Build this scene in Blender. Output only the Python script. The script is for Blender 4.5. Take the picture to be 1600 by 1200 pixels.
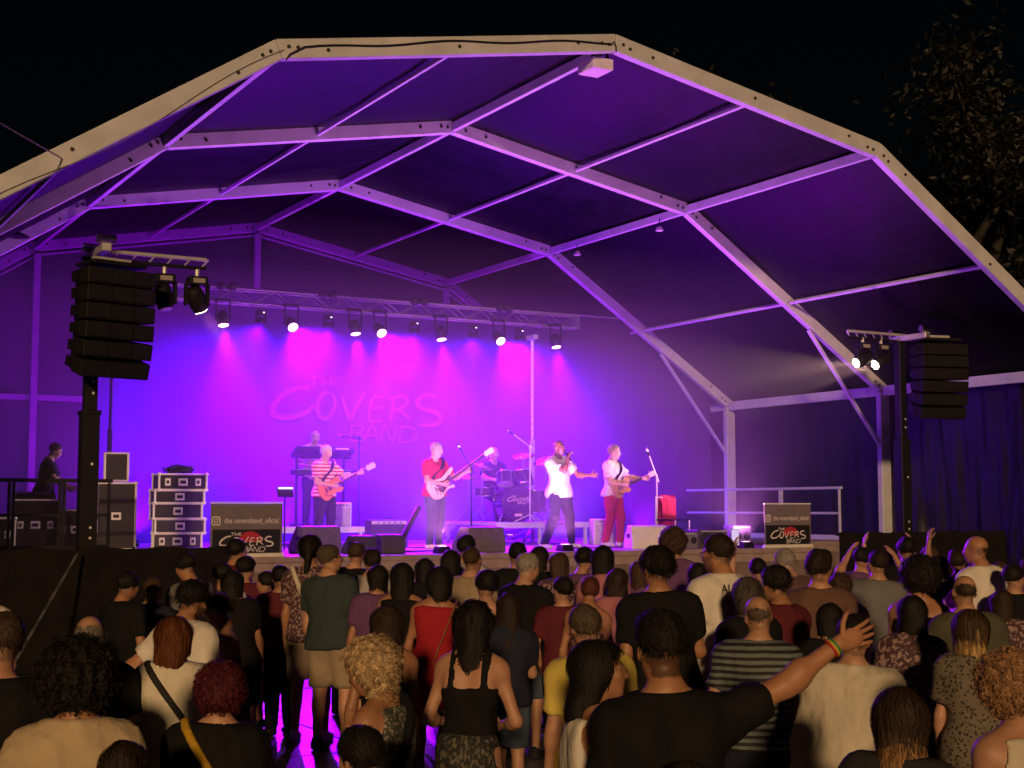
import bpy, bmesh, math, random, time
import numpy as np
from mathutils import Vector, Matrix, Euler
T0 = time.time()
for o in list(bpy.data.objects): bpy.data.objects.remove(o)
random.seed(7); RNG = np.random.default_rng(11)
R = math.radians
sc = bpy.context.scene
# ------------------------------------------------------------------ camera
cam_d = bpy.data.cameras.new('camera'); cam = bpy.data.objects.new('camera', cam_d)
sc.collection.objects.link(cam); sc.camera = cam
CAM = Vector((-10.84, -16.11, 2.0))
cam.location = CAM
cam.rotation_euler = (R(90 + 5.02), 0, R(-29.6))
cam_d.sensor_width = 36; cam_d.lens = 49.5; cam_d.clip_end = 500; cam_d.clip_start = 0.1
# ------------------------------------------------------------------ night sky and the warm street light from behind the audience
w = bpy.data.worlds.new('World'); sc.world = w; w.use_nodes = True
wn = w.node_tree.nodes; wl = w.node_tree.links
bg = wn['Background']; sky = wn.new('ShaderNodeTexSky'); sky.sky_type = 'NISHITA'; sky.sun_disc = False
SUN_AZ, SUN_EL = 30.5, 11.0          # the light travels along +x*sin(az) +y*cos(az), downwards at SUN_EL
sky.sun_elevation = R(SUN_EL); sky.sun_rotation = R(180 + SUN_AZ)
wl.new(sky.outputs[0], bg.inputs[0]); bg.inputs[1].default_value = 0.0003
sd = bpy.data.lights.new('street_glow', 'SUN'); so = bpy.data.objects.new('street_glow', sd); sc.collection.objects.link(so)
sd.energy = 1.95; sd.angle = R(3); sd.color = (1.0, 0.60, 0.28)
so.rotation_euler = Vector((math.sin(R(SUN_AZ))*math.cos(R(SUN_EL)), math.cos(R(SUN_AZ))*math.cos(R(SUN_EL)), -math.sin(R(SUN_EL)))).to_track_quat('-Z', 'Y').to_euler()
vs = sc.view_settings; vs.view_transform = 'Standard'; vs.look = 'None'; vs.exposure = 0.0; vs.gamma = 1.0; vs.use_curve_mapping = False
cy = sc.cycles
cy.use_denoising = True; cy.use_adaptive_sampling = True; cy.adaptive_threshold = .03; cy.adaptive_min_samples = 16; cy.max_bounces = 4; cy.diffuse_bounces = 2; cy.glossy_bounces = 2; cy.volume_bounces = 0; cy.transmission_bounces = 4
cy.sample_clamp_indirect = 4.0; cy.sample_clamp_direct = 0; cy.use_light_tree = True; cy.caustics_reflective = False; cy.caustics_refractive = False
# ------------------------------------------------------------------ helpers
C = sc.collection
MATS = {}
def mat(name, col=(.5,.5,.5), rough=.6, metal=0., spec=.5, noise=0., nscale=8., bump=0., bscale=40., emit=None, estr=0., attr=None, kind=None, col2=None, sheen=0., stretch=None):
    if name in MATS: return MATS[name]
    m = bpy.data.materials.new(name); m.use_nodes = True; nt = m.node_tree; N = nt.nodes; L = nt.links
    p = N['Principled BSDF']; p.inputs['Base Color'].default_value = (*col, 1); p.inputs['Roughness'].default_value = rough
    p.inputs['Metallic'].default_value = metal; p.inputs['Specular IOR Level'].default_value = spec
    if sheen: p.inputs['Sheen Weight'].default_value = sheen
    tc = N.new('ShaderNodeTexCoord'); src = None
    mp = N.new('ShaderNodeMapping'); L.new(tc.outputs['Object'], mp.inputs[0])
    if stretch: mp.inputs['Scale'].default_value = stretch
    if attr:
        a = N.new('ShaderNodeAttribute'); a.attribute_name = attr; src = a.outputs['Color']
    if kind:
        if kind == 'stripes':
            t = N.new('ShaderNodeTexWave'); t.wave_type = 'BANDS'; t.bands_direction = 'Z'; t.inputs['Scale'].default_value = nscale; t.inputs['Distortion'].default_value = .6; t.inputs['Detail'].default_value = 1
            f = t.outputs['Fac']; pos = (.42, .55)
        elif kind == 'leopard':
            t = N.new('ShaderNodeTexVoronoi'); t.feature = 'F1'; t.inputs['Scale'].default_value = nscale
            n2 = N.new('ShaderNodeTexNoise'); n2.inputs['Scale'].default_value = nscale*1.6
            ad = N.new('ShaderNodeMath'); ad.operation = 'MULTIPLY_ADD'; L.new(n2.outputs['Fac'], ad.inputs[0]); ad.inputs[1].default_value = .6; L.new(t.outputs['Distance'], ad.inputs[2]); L.new(mp.outputs[0], n2.inputs[0])
            f = ad.outputs[0]; pos = (.62, .7)
        else:
            t = N.new('ShaderNodeTexNoise'); t.inputs['Scale'].default_value = nscale; t.inputs['Detail'].default_value = 3
            f = t.outputs['Fac']; pos = (.5, .6)
        L.new(mp.outputs[0], t.inputs['Vector'])
        r = N.new('ShaderNodeValToRGB'); r.color_ramp.elements[0].position, r.color_ramp.elements[1].position = pos
        r.color_ramp.elements[0].color = (*col, 1); r.color_ramp.elements[1].color = (*(col2 or (.8,.8,.8)), 1)
        L.new(f, r.inputs[0]); src = r.outputs[0]
    if noise:
        t = N.new('ShaderNodeTexNoise'); t.inputs['Scale'].default_value = nscale if not kind else 5; t.inputs['Detail'].default_value = 5; t.inputs['Roughness'].default_value = .65
        L.new(mp.outputs[0], t.inputs['Vector'])
        mr = N.new('ShaderNodeMapRange'); L.new(t.outputs['Fac'], mr.inputs[0]); mr.inputs[1].default_value = .25; mr.inputs[2].default_value = .75
        mr.inputs[3].default_value = 1 - noise; mr.inputs[4].default_value = 1 + noise*.6
        mx = N.new('ShaderNodeMix'); mx.data_type = 'RGBA'; mx.blend_type = 'MULTIPLY'; mx.inputs[0].default_value = 1
        if src: L.new(src, mx.inputs[6])
        else: mx.inputs[6].default_value = (*col, 1)
        L.new(mr.outputs[0], mx.inputs[7]); src = mx.outputs[2]
        rr = N.new('ShaderNodeMapRange'); L.new(t.outputs['Fac'], rr.inputs[0]); rr.inputs[3].default_value = max(.05, rough-.12); rr.inputs[4].default_value = min(1, rough+.12); L.new(rr.outputs[0], p.inputs['Roughness'])
    if src: L.new(src, p.inputs['Base Color'])
    if bump:
        t = N.new('ShaderNodeTexNoise'); t.inputs['Scale'].default_value = bscale; t.inputs['Detail'].default_value = 4
        L.new(mp.outputs[0], t.inputs['Vector'])
        b = N.new('ShaderNodeBump'); b.inputs['Strength'].default_value = bump; b.inputs['Distance'].default_value = .02; L.new(t.outputs['Fac'], b.inputs['Height']); L.new(b.outputs[0], p.inputs['Normal'])
    if emit:
        p.inputs['Emission Color'].default_value = (*emit, 1); p.inputs['Emission Strength'].default_value = estr
    MATS[name] = m; return m

def raw_mesh(name, V, F4, F3=None, smooth=False, col=None):
    V = np.asarray(V, np.float32).reshape(-1, 3); me = bpy.data.meshes.new(name)
    F4 = np.asarray(F4, np.int32).reshape(-1, 4) if F4 is not None and len(F4) else np.zeros((0, 4), np.int32)
    F3 = np.asarray(F3, np.int32).reshape(-1, 3) if F3 is not None and len(F3) else np.zeros((0, 3), np.int32)
    me.vertices.add(len(V)); me.vertices.foreach_set('co', V.ravel())
    nl = F4.size + F3.size; me.loops.add(nl); me.polygons.add(len(F4) + len(F3))
    me.loops.foreach_set('vertex_index', np.concatenate([F4.ravel(), F3.ravel()]))
    me.polygons.foreach_set('loop_start', np.concatenate([np.arange(len(F4))*4, F4.size + np.arange(len(F3))*3]).astype(np.int32))
    if smooth: me.polygons.foreach_set('use_smooth', np.ones(len(F4)+len(F3), bool))
    if col is not None:
        a = me.attributes.new('col', 'FLOAT_COLOR', 'POINT'); c = np.ones((len(V), 4), np.float32); c[:, :3] = col; a.data.foreach_set('color', c.ravel())
    me.update(calc_edges=True); return me

def link(name, me, m=None, parent=None, loc=None, rot=None):
    o = bpy.data.objects.new(name, me); C.objects.link(o)
    if m is not None and me is not None and not me.materials: me.materials.append(m)
    if parent is not None: o.parent = parent
    if loc is not None: o.location = loc
    if rot is not None: o.rotation_euler = rot
    return o

def tag(o, label=None, cat=None, group=None, kind=None):
    if label: o['label'] = label
    if cat: o['category'] = cat
    if group: o['group'] = group
    if kind: o['kind'] = kind
    return o
def empty(name, loc=(0,0,0), rz=0., label=None, cat=None, group=None):
    o = bpy.data.objects.new(name, None); C.objects.link(o); o.location = loc; o.rotation_euler = (0, 0, rz); o.empty_display_size = .1
    return tag(o, label, cat, group)

class MB:
    """collects faces; build() links one mesh object"""
    def __init__(s): s.v = []; s.f = []; s.sm = []
    def add(s, V, F, smooth=False):
        n = len(s.v); s.v += [tuple(x) for x in V]; s.f += [tuple(i+n for i in f) for f in F]; s.sm += [smooth]*len(F); return s
    def box(s, c, size, M=None, taper=None):
        x, y, z = size[0]/2, size[1]/2, size[2]/2; tx, ty = taper or (1, 1)
        P = [Vector(q) for q in ((-x,-y,-z),(x,-y,-z),(x,y,-z),(-x,y,-z),(-x*tx,-y*ty,z),(x*tx,-y*ty,z),(x*tx,y*ty,z),(-x*tx,y*ty,z))]
        if M is not None: P = [M @ q for q in P]
        c = Vector(c); return s.add([c+q for q in P], [(3,2,1,0),(4,5,6,7),(0,1,5,4),(1,2,6,5),(2,3,7,6),(3,0,4,7)])
    def bar(s, a, b, wx, wz, up=(0,0,1)):
        a = Vector(a); b = Vector(b); d = (b-a); L = d.length; d.normalize(); u = Vector(up)
        if abs(d.dot(u)) > .98: u = Vector((0,1,0))
        x = d.cross(u).normalized(); z = x.cross(d)
        M = Matrix((x, d, z)).transposed(); return s.box((a+b)/2, (wx, L, wz), M)
    def cyl(s, a, b, r0, r1=None, n=12, caps=True, smooth=True):
        r1 = r0 if r1 is None else r1; a = Vector(a); b = Vector(b); d = (b-a).normalized()
        x = d.orthogonal().normalized(); y = d.cross(x); V = []
        for c, r in ((a, r0), (b, r1)):
            for i in range(n): t = 2*math.pi*i/n; V.append(c + x*math.cos(t)*r + y*math.sin(t)*r)
        s.add(V, [(i, (i+1) % n, n+(i+1) % n, n+i) for i in range(n)], smooth)
        if caps: s.add(V, [tuple(range(n-1, -1, -1)), tuple(range(n, 2*n))])
        return s
    def tube(s, path, r, n=6, smooth=True):
        path = [Vector(p) for p in path]; V = []; prev = None
        rs = r if isinstance(r, (list, tuple)) else [r]*len(path)
        for i, p in enumerate(path):
            d = (path[min(i+1, len(path)-1)] - path[max(i-1, 0)]).normalized()
            x = d.orthogonal().normalized() if prev is None else (prev - d*prev.dot(d)).normalized()
            prev = x; y = d.cross(x)
            V += [p + (x*math.cos(2*math.pi*k/n) + y*math.sin(2*math.pi*k/n))*rs[i] for k in range(n)]
        F = [(i*n+k, i*n+(k+1) % n, (i+1)*n+(k+1) % n, (i+1)*n+k) for i in range(len(path)-1) for k in range(n)]
        s.add(V, F, smooth); m = len(path)-1
        return s.add(V, [tuple(range(n-1, -1, -1)), tuple(range(m*n, m*n+n))])
    def prism(s, poly, depth, M=None, z0=0.):
        n = len(poly); V = [Vector((x, y, z0)) for x, y in poly] + [Vector((x, y, z0+depth)) for x, y in poly]
        if M is not None: V = [M @ q for q in V]
        return s.add(V, [tuple(range(n-1, -1, -1)), tuple(range(n, 2*n))] + [(i, (i+1) % n, n+(i+1) % n, n+i) for i in range(n)])
    def lathe(s, prof, c=(0,0,0), n=20, M=None, smooth=True):
        V = []; c = Vector(c)
        for r, z in prof:
            for i in range(n):
                q = Vector((r*math.cos(2*math.pi*i/n), r*math.sin(2*math.pi*i/n), z)); V.append(c + (M @ q if M is not None else q))
        return s.add(V, [(j*n+i, j*n+(i+1) % n, (j+1)*n+(i+1) % n, (j+1)*n+i) for j in range(len(prof)-1) for i in range(n)], smooth)
    def mesh(s, name, bevel=0.):
        me = bpy.data.meshes.new(name); me.from_pydata([tuple(v) for v in s.v], [], s.f)
        me.polygons.foreach_set('use_smooth', s.sm); me.update()
        if bevel:
            bm = bmesh.new(); bm.from_mesh(me); bmesh.ops.remove_doubles(bm, verts=bm.verts, dist=1e-5)
            bmesh.ops.bevel(bm, geom=[e for e in bm.edges if len(e.link_faces) == 2 and e.calc_face_angle(0) > .5], offset=bevel, segments=1, affect='EDGES', clamp_overlap=True)
            bm.to_mesh(me); bm.free()
        return me
    def build(s, name, m, parent=None, bevel=0., loc=None, rot=None):
        return link(name, s.mesh(name, bevel), m, parent, loc, rot)
def copy_tree(o, parent=None):
    c = o.copy(); C.objects.link(c); c.parent = parent
    for ch in [x for x in o.children]: copy_tree(ch, c)
    return c
def sheet(name, m, fn, nu, nv, parent=None):
    U, V = np.meshgrid(np.linspace(0, 1, nu), np.linspace(0, 1, nv), indexing='ij')
    P = fn(U.ravel(), V.ravel()); i, j = np.meshgrid(np.arange(nu-1), np.arange(nv-1), indexing='ij'); i = i.ravel(); j = j.ravel()
    F = np.stack([i*nv+j, (i+1)*nv+j, (i+1)*nv+j+1, i*nv+j+1], 1)
    return link(name, raw_mesh(name, P, F, smooth=True), m, parent)
def wob(a, b, seed=0, f=1.):
    r = np.random.default_rng(seed); s = 0
    for k in range(6):
        fa, fb, ph = r.normal(0, f*(1+k*.7)), r.normal(0, f*(1+k*.7)), r.uniform(0, 6.28)
        s = s + np.sin(a*fa + b*fb + ph)/(1+k*.6)
    return s/2.5

# ------------------------------------------------------------------ materials
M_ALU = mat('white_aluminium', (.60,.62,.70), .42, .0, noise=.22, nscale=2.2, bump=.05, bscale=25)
M_ALUD = mat('bare_aluminium', (.60,.60,.61), .35, .3, noise=.15, nscale=9)
M_VINYL = mat('dark_roof_vinyl', (.0045,.004,.006), .5, 0, .16, noise=.35, nscale=1.3, bump=.35, bscale=5)
M_GABLE = mat('gable_fabric', (.06,.055,.07), .6, noise=.25, nscale=1.0, bump=.3, bscale=4)
M_CURT = mat('side_curtain', (.011,.010,.018), .45, 0, .35, noise=.25, nscale=1.5, bump=.2, bscale=9)
M_BLACK = mat('black_steel', (.010,.010,.011), .5, .0, .25, noise=.3, nscale=12)
M_BLKP = mat('black_plastic', (.011,.011,.012), .6, 0, .2, noise=.25, nscale=20, bump=.15, bscale=160)
M_GRILL = mat('speaker_grille', (.010,.010,.011), .6, .0, .2, noise=.5, nscale=90, bump=.6, bscale=220)
M_BOLT = mat('bolt_steel', (.07,.065,.06), .5, .6)
M_DECK = mat('stage_plywood', (.34,.27,.24), .34, noise=.4, nscale=3.5, bump=.1, bscale=30)
M_FASCIA = mat('stage_fascia_cloth', (.20,.15,.12), .8, noise=.4, nscale=2.0, bump=.3, bscale=10)
M_SCREEN = mat('dark_shade_cloth', (.013,.011,.011), .9, 0, .1, noise=.5, nscale=2.5, bump=.5, bscale=60)
M_CASE = mat('flight_case_board', (.018,.015,.022), .45, noise=.3, nscale=6)
M_WHITE = mat('white_paint', (.75,.73,.70), .45, noise=.12, nscale=10)
M_CHROME = mat('chrome', (.75,.75,.77), .16, 1.)
M_RUBBER = mat('black_rubber', (.01,.01,.01), .7)
M_GROUND = mat('pale_paving', (.30,.28,.26), .30, noise=.5, nscale=1.4, bump=.25, bscale=18)
# ------------------------------------------------------------------ ground, paved yard, dark hillside
tag(sheet('ground', mat('dry_earth', (.045,.04,.03), .95, noise=.5, nscale=.4, bump=.4, bscale=6), lambda a, b: np.stack([(a-.5)*400, (b-.5)*400, 0*a - .012], 1), 3, 3), kind='structure')
yard = tag(empty('paved_yard', (0, 0, 0)), kind='structure')
pv = MB().box((0, 0, -.02), (1.985, 1.985, .04)).mesh('paving_slab', .008)
pv.materials.append(M_GROUND)
for i in range(-9, 10):
    for j in range(-8, 1):
        link('paving_slab', pv, None, yard, (i*2.0 - 1, j*2.0 - .2, random.uniform(0, .006)))
def hill(a, b):
    x = (a-.5)*170; y = 34 + b*70; z = -.5 + 16*np.clip(b*2.2, 0, 1)**1.2 + 2.5*wob(x*.06, y*.06, 3)
    return np.stack([x, y, z], 1)
tag(sheet('hillside', MATS['dry_earth'], hill, 60, 30), kind='structure')

# ------------------------------------------------------------------ the tent
HW, HK_U, HE, HK, HA = 9.77, 4.93, 4.35, 7.51, 8.41
tent = empty('stage_tent', (0, 0, 0), 0, 'huge open-fronted arched marquee with pale frame covering the stage', 'tent')
IN = [(-HW, HE), (-HK_U, HK), (0, HA), (HK_U, HK), (HW, HE)]
def outer(t):
    """offset of the inner profile by t"""
    pts = [(-HW, 0)] + IN + [(HW, 0)]; out = []
    for i in range(1, 6):
        a, p, b = Vector(pts[i-1]), Vector(pts[i]), Vector(pts[i+1])
        d1 = (p-a).normalized(); d2 = (b-p).normalized(); n1 = Vector((-d1.y, d1.x)); n2 = Vector((-d2.y, d2.x))
        m = (n1+n2).normalized(); out.append(p + m*(t/m.dot(n1)))
    return out
OUT = outer(.25)
def prism_uv(poly, v0, v1):
    return MB().add([(x, v0, z) for x, z in poly] + [(x, v1, z) for x, z in poly],
                    [tuple(range(len(poly))), tuple(range(2*len(poly)-1, len(poly)-1, -1))] + [((i+1) % len(poly), i, len(poly)+i, len(poly)+(i+1) % len(poly)) for i in range(len(poly))])
bolt_me = MB().cyl((0, .0, 0), (0, -.014, 0), .026, .022, 8).mesh('bolt'); bolt_me.materials.append(M_BOLT)
for fi in range(4):
    v = fi*5.0; fr = empty('arch_frame'); fr.parent = tent
    for i in range(4):
        a, b, c, d = Vector(IN[i]), Vector(IN[i+1]), OUT[i+1], OUT[i]
        g = .004 if i in (1, 2) else .0
        e1 = (b-a).normalized()*.004
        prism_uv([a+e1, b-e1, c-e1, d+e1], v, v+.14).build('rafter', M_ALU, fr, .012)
        if fi == 3:
            n = Vector((e1.y, -e1.x)).normalized()
            prism_uv([a+n*.10, b+n*.10, b+n*.06, a+n*.06], v+.02, v+.07).build('keder_rail', M_ALU, fr)
        L = (b-a).length; n = Vector((-(b-a).y, (b-a).x)).normalized(); d1 = (b-a).normalized()
        for dist in (.10, .22, .62, L-.62, L-.22, L-.10, L*.5):
            off = .12 + .03*math.sin(dist*7+i)
            q = a + d1*dist + n*off; link('bolt', bolt_me, None, fr, (q.x, v - .001, q.y))
    for s in (-1, 1):
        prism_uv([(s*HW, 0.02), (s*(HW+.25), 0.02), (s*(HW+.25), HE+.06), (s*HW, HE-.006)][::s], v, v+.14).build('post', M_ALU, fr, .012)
        MB().box((s*(HW+.12), v+.07, .01), (.45, .4, .02)).build('base_plate', M_ALUD, fr)
        if fi in (1, 2): MB().bar((s*7.95, v+.07, 5.50), (s*9.80, v+.07, 3.25), .05, .09, (0, 1, 0)).build('corner_brace', M_ALU, fr, .008)
def lerp2(a, b, t): return (a[0]+(b[0]-a[0])*t, a[1]+(b[1]-a[1])*t)
MIDO = outer(.10)
for bay in range(3):
    v0, v1 = bay*5+.14, bay*5+5.0
    for i in range(5):
        q = MIDO[i]; wx, wz = (.08, .15) if i in (1, 2, 3) else (.12, .20)
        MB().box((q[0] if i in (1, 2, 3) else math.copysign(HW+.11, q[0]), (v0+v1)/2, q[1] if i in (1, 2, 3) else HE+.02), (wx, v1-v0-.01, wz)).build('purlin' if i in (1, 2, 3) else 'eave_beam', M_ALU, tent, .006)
    for i in range(4):
        q = lerp2(MIDO[i], MIDO[i+1], .5)
        ang = math.atan2(MIDO[i+1][1]-MIDO[i][1], MIDO[i+1][0]-MIDO[i][0])
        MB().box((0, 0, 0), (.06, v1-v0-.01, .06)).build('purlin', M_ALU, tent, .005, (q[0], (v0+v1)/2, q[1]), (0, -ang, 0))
        a, b = outer(.215)[i], outer(.215)[i+1]
        n = Vector((-(b-a).y, (b-a).x)).normalized()
        def roof(A, B, a=a, b=b, n=n, k=bay*4+i):
            x = a.x+(b.x-a.x)*A; z = a.y+(b.y-a.y)*A; y = v0 - .02 + (v1-v0+.04)*B
            s = -.05*np.sin(np.pi*A)*np.sin(np.pi*B) + .02*wob(A*10, B*8, k, 1.3)*np.sin(np.pi*B)
            return np.stack([x+n.x*s, y, z+n.y*s], 1)
        sheet('roof_panel', M_VINYL, roof, 26, 26, tent)
    for s in (-1, 1):
        def side(A, B, s=s, k=bay*2+s):
            y = v0 - .02 + (v1-v0+.04)*A; z = .15 + (HE-.2)*B
            amp = .20 if bay == 0 else .03
            return np.stack([s*(HW+.27) - s*amp*(1-B*.75)*wob(A*16 + .9*np.sin(B*2.2+A*3), B*1.3, k+20, 1.3), y, z], 1)
        sheet('side_wall', M_CURT, side, 70, 24, tent)
def gable(A, B):
    x = -HW + 2*HW*A; top = np.interp(x, [q[0] for q in IN], [q[1] for q in IN]) + .12; z = .05 + (top-.05)*B
    return np.stack([x, 15.11 + .03*wob(A*22, B*3, 50), z], 1)
sheet('gable_wall', M_GABLE, gable, 90, 30, tent)
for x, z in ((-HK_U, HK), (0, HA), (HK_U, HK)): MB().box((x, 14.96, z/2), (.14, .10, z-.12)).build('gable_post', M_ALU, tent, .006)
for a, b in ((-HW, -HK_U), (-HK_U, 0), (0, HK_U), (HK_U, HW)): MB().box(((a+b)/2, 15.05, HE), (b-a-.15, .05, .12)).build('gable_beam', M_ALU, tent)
# seams and a dark cable on the front arch, small hanging things
cb = []
for t in np.linspace(0, 1, 26):
    x = -HK_U+.08 + (HK_U-.16)*t; zz = HK + (HA-HK)*(x+HK_U)/HK_U
    cb.append((x, -.018, zz + .12 + .05*math.sin(t*math.pi) + .02*math.sin(t*17) - (.07 if t == 0 else 0)))
MB().tube([(-HK_U+.03, -.014, HK-.02)] + cb + [(-.05, -.018, HA+.13), (-.01, -.016, HA+.06), (-.01, -.014, HA-.02)], .011, 5).build('black_cable', M_RUBBER, tent)
cb = [(-9.0 + (9.0-HK_U)*t, -.01, HE+.5 + (HK-HE-.42)*t + .07*math.sin(t*9)) for t in np.linspace(0, 1, 20)]
MB().tube(cb, .005, 4).build('thin_cable', mat('grey_cable', (.16,.14,.12), .7), tent)
jb = empty('junction_box', (-.10, .38, HA-.14), 0, 'small white metal box hung under the front ridge of the tent', 'box')
MB().box((0, 0, 0), (.34, .42, .16)).build('box_body', M_WHITE, jb, .01)
for x in (-.12, .12): MB().box((x, -.12, .12), (.03, .05, .10)).build('bracket', M_BLACK, jb)
dl = empty('dish_lamp', (-6.28, 10.0-.35, HK-.72), 0, 'small unlit black dish lamp below the tent knee joint', 'lamp')
MB().lathe([(.02, .08), (.12, .05), (.20, 0), (.19, -.01), (.02, .03)], n=16).build('shade', M_BLACK, dl); MB().cyl((0, 0, .05), (0, .1, .3), .015).build('arm', M_BLACK, dl)
for x, y, lab in ((HK_U-.12, 5.7, 'small white fixture hanging by the second arch knee'), (HK_U-.10, 8.7, 'small white fixture hanging midway along the knee purlin')):
    e = empty('clip_light', (x, y, HK-.17), 0, lab, 'light fixture')
    MB().box((0, 0, 0), (.13, .13, .09), None, (.5, .5)).build('housing', M_WHITE, e, .01); MB().cyl((0, 0, .04), (0, 0, .2), .01).build('hook', M_BLACK, e)
tag(MB().tube([(-13.0, -8.1, 5.73), (-7.55, -.02, 5.93)], .009, 5).build('guy_wire', mat('steel_wire', (.35,.33,.3), .4, .5)), 'thin steel wire running from the upper left sky to the front arch', 'wire')

# ------------------------------------------------------------------ stage
DZ = 1.34
stage = empty('stage', (0, 0, 0), 0, 'raised concert stage of plywood deck panels behind the crowd', 'stage')
dk = {}
def deck_panel(x0, x1, y0, y1):
    key = (round(x1-x0, 2), round(y1-y0, 2))
    if key not in dk:
        dk[key] = MB().box((0, 0, -.04), (x1-x0-.008, y1-y0-.008, .08)).mesh('deck_panel', .004); dk[key].materials.append(M_DECK)
    link('deck_panel', dk[key], None, stage, ((x0+x1)/2, (y0+y1)/2, DZ + random.uniform(-.003, .0)))
SX0, SX1, SY0, SY1 = -5.2, 5.3, 2.0, 10.2
for i in range(5):
    for j in range(8): deck_panel(SX0+i*2.1, SX0+(i+1)*2.1, SY0+j*1.025, SY0+(j+1)*1.025)
for i in range(2):
    for j in range(6): deck_panel(-9.2+i*2., -7.2+i*2., 4.0+j*1.03, 4.0+(j+1)*1.03); deck_panel(5.3+i*1.9, 7.2+i*1.9, 5.3+j*1.25, 5.3+(j+1)*1.25)
for x0, x1, y in ((SX0, SX1, SY0+.03), (-9.2, SX0, 4.03), (SX1, 9.1, 5.33)): MB().box(((x0+x1)/2, y, DZ-.15), (x1-x0, .05, .13)).build('edge_beam', mat('edge_trim', (.34,.27,.22), .5, noise=.3, nscale=5), stage, .005)
MB().box((9.07, 9.0, DZ-.15), (.05, 7.3, .13)).build('edge_beam', M_ALU, stage)
for x0, x1, y, k in ((SX0, SX1, SY0+.02, 1), (-9.2, SX0, 4.02, 2), (SX1, 9.1, 5.32, 3)):
    sheet('fascia_cloth', M_FASCIA, lambda A, B: np.stack([x0+(x1-x0)*A, y + .03*wob(A*30, B*4, k), .02+(DZ-.22)*B], 1), 90, 10, stage)
for x in np.arange(SX0+.1, SX1, 2.05):
    for y in (3.5, 6.5, 9.8): MB().cyl((x, y, 0), (x, y, DZ-.1), .03, None, 8).build('leg', M_ALUD, stage)
def rail(path, lab, n, group, M_ALU=M_ALU):
    e = empty('guard_rail', (*path[0][:2], DZ), 0, lab, 'railing', group); o = Vector((*path[0][:2], DZ))
    for a, b in zip(path[:-1], path[1:]):
        a = Vector((*a, DZ)); b = Vector((*b, DZ)); d = (b-a).normalized()
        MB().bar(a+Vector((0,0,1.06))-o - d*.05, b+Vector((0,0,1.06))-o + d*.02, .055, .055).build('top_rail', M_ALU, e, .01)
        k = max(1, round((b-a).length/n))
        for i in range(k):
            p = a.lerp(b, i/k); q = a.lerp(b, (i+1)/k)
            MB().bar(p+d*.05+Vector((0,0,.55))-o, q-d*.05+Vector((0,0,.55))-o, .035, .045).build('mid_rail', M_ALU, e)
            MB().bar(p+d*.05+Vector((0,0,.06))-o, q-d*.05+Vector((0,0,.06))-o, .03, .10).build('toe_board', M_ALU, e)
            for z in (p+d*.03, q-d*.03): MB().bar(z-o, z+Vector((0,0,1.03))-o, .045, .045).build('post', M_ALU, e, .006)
    return e
rail([(9.0, 5.4), (9.0, 12.7)], 'pale metal guard rail along the side edge of the stage wing', 1.83, 'stage guard rails')
rail([(-7.75, 5.3), (-5.6, 5.3)], 'dark-lit metal rail beside the flight cases at the stage wing', .72, 'stage guard rails', M_BLACK)
rail([(-9.1, 6.1), (-8.0, 6.1)], 'metal rail in front of the technician at the far wing', .55, 'stage guard rails', M_BLACK)
# risers
def riser(name, x0, x1, y0, y1, h, lab):
    e = empty(name, ((x0+x1)/2, (y0+y1)/2, DZ), 0, lab, 'riser', 'stage risers'); wx, wy = x1-x0, y1-y0
    MB().box((0, 0, h-.03), (wx, wy, .06)).build('platform', mat('riser_top', (.5,.45,.45), .4, noise=.2, nscale=4), e, .006)
    MB().box((0, -wy/2-.013, h-.05), (wx, .02, .10)).build('edge_rail', M_ALU, e)
    for x in (-wx/2+.05, -.05, .05, wx/2-.05):
        for y in (-wy/2+.05, wy/2-.05): MB().box((x, y, (h-.06)/2), (.05, .05, h-.06)).build('leg', M_ALU, e)
riser('riser_platform', 1.25, 3.2, 5.75, 7.75, .40, 'low white-edged platform under the drum kit')
riser('riser_platform', -2.65, -.9, 6.6, 8.6, .33, 'low white-edged platform under the keyboards')

# ------------------------------------------------------------------ dark screens either side of the stage
def screen(x0, x1, y, h, lab, k):
    e = empty('screen_fence', ((x0+x1)/2, y, 0), 0, lab, 'fence', 'dark screen fences beside the stage')
    cx = (x0+x1)/2
    sheet('screen_cloth', M_SCREEN, lambda A, B: np.stack([x0+(x1-x0)*A-cx, .04*wob(A*18, B*3, k), .02 + (h-.02 + .015*np.sin(A*40))*B], 1), 90, 16, e)
    for x in np.arange(x0+.1, x1, 1.2): MB().cyl((x-cx, .09, 0), (x-cx, .09, h+.01), .022, None, 8).build('post', M_BLACK, e)
    MB().cyl((x0-cx, .09, h-.03), (x1-cx, .09, h-.03), .02, None, 8).build('top_rail', M_BLACK, e)
screen(-9.9, -4.95, 1.55, 1.50, 'dark cloth-covered fence below the hanging speakers and flight cases', 5)
screen(5.6, 9.6, 1.75, 1.58, 'dark brown cloth-covered fence below the wrinkled side curtain', 6)
st = [(-6.95, 1.35, 1.45), (-7.55, .55, .75), (-8.1, -.2, .03)]
tag(MB().bar(st[0], st[2], .035, .004).build('ratchet_strap', mat('grey_webbing', (.10,.095,.10), .7, kind='stripes', nscale=1.6, col2=(.05,.05,.05))), 'grey tensioning strap slanting down in front of the dark fence', 'strap')

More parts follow.
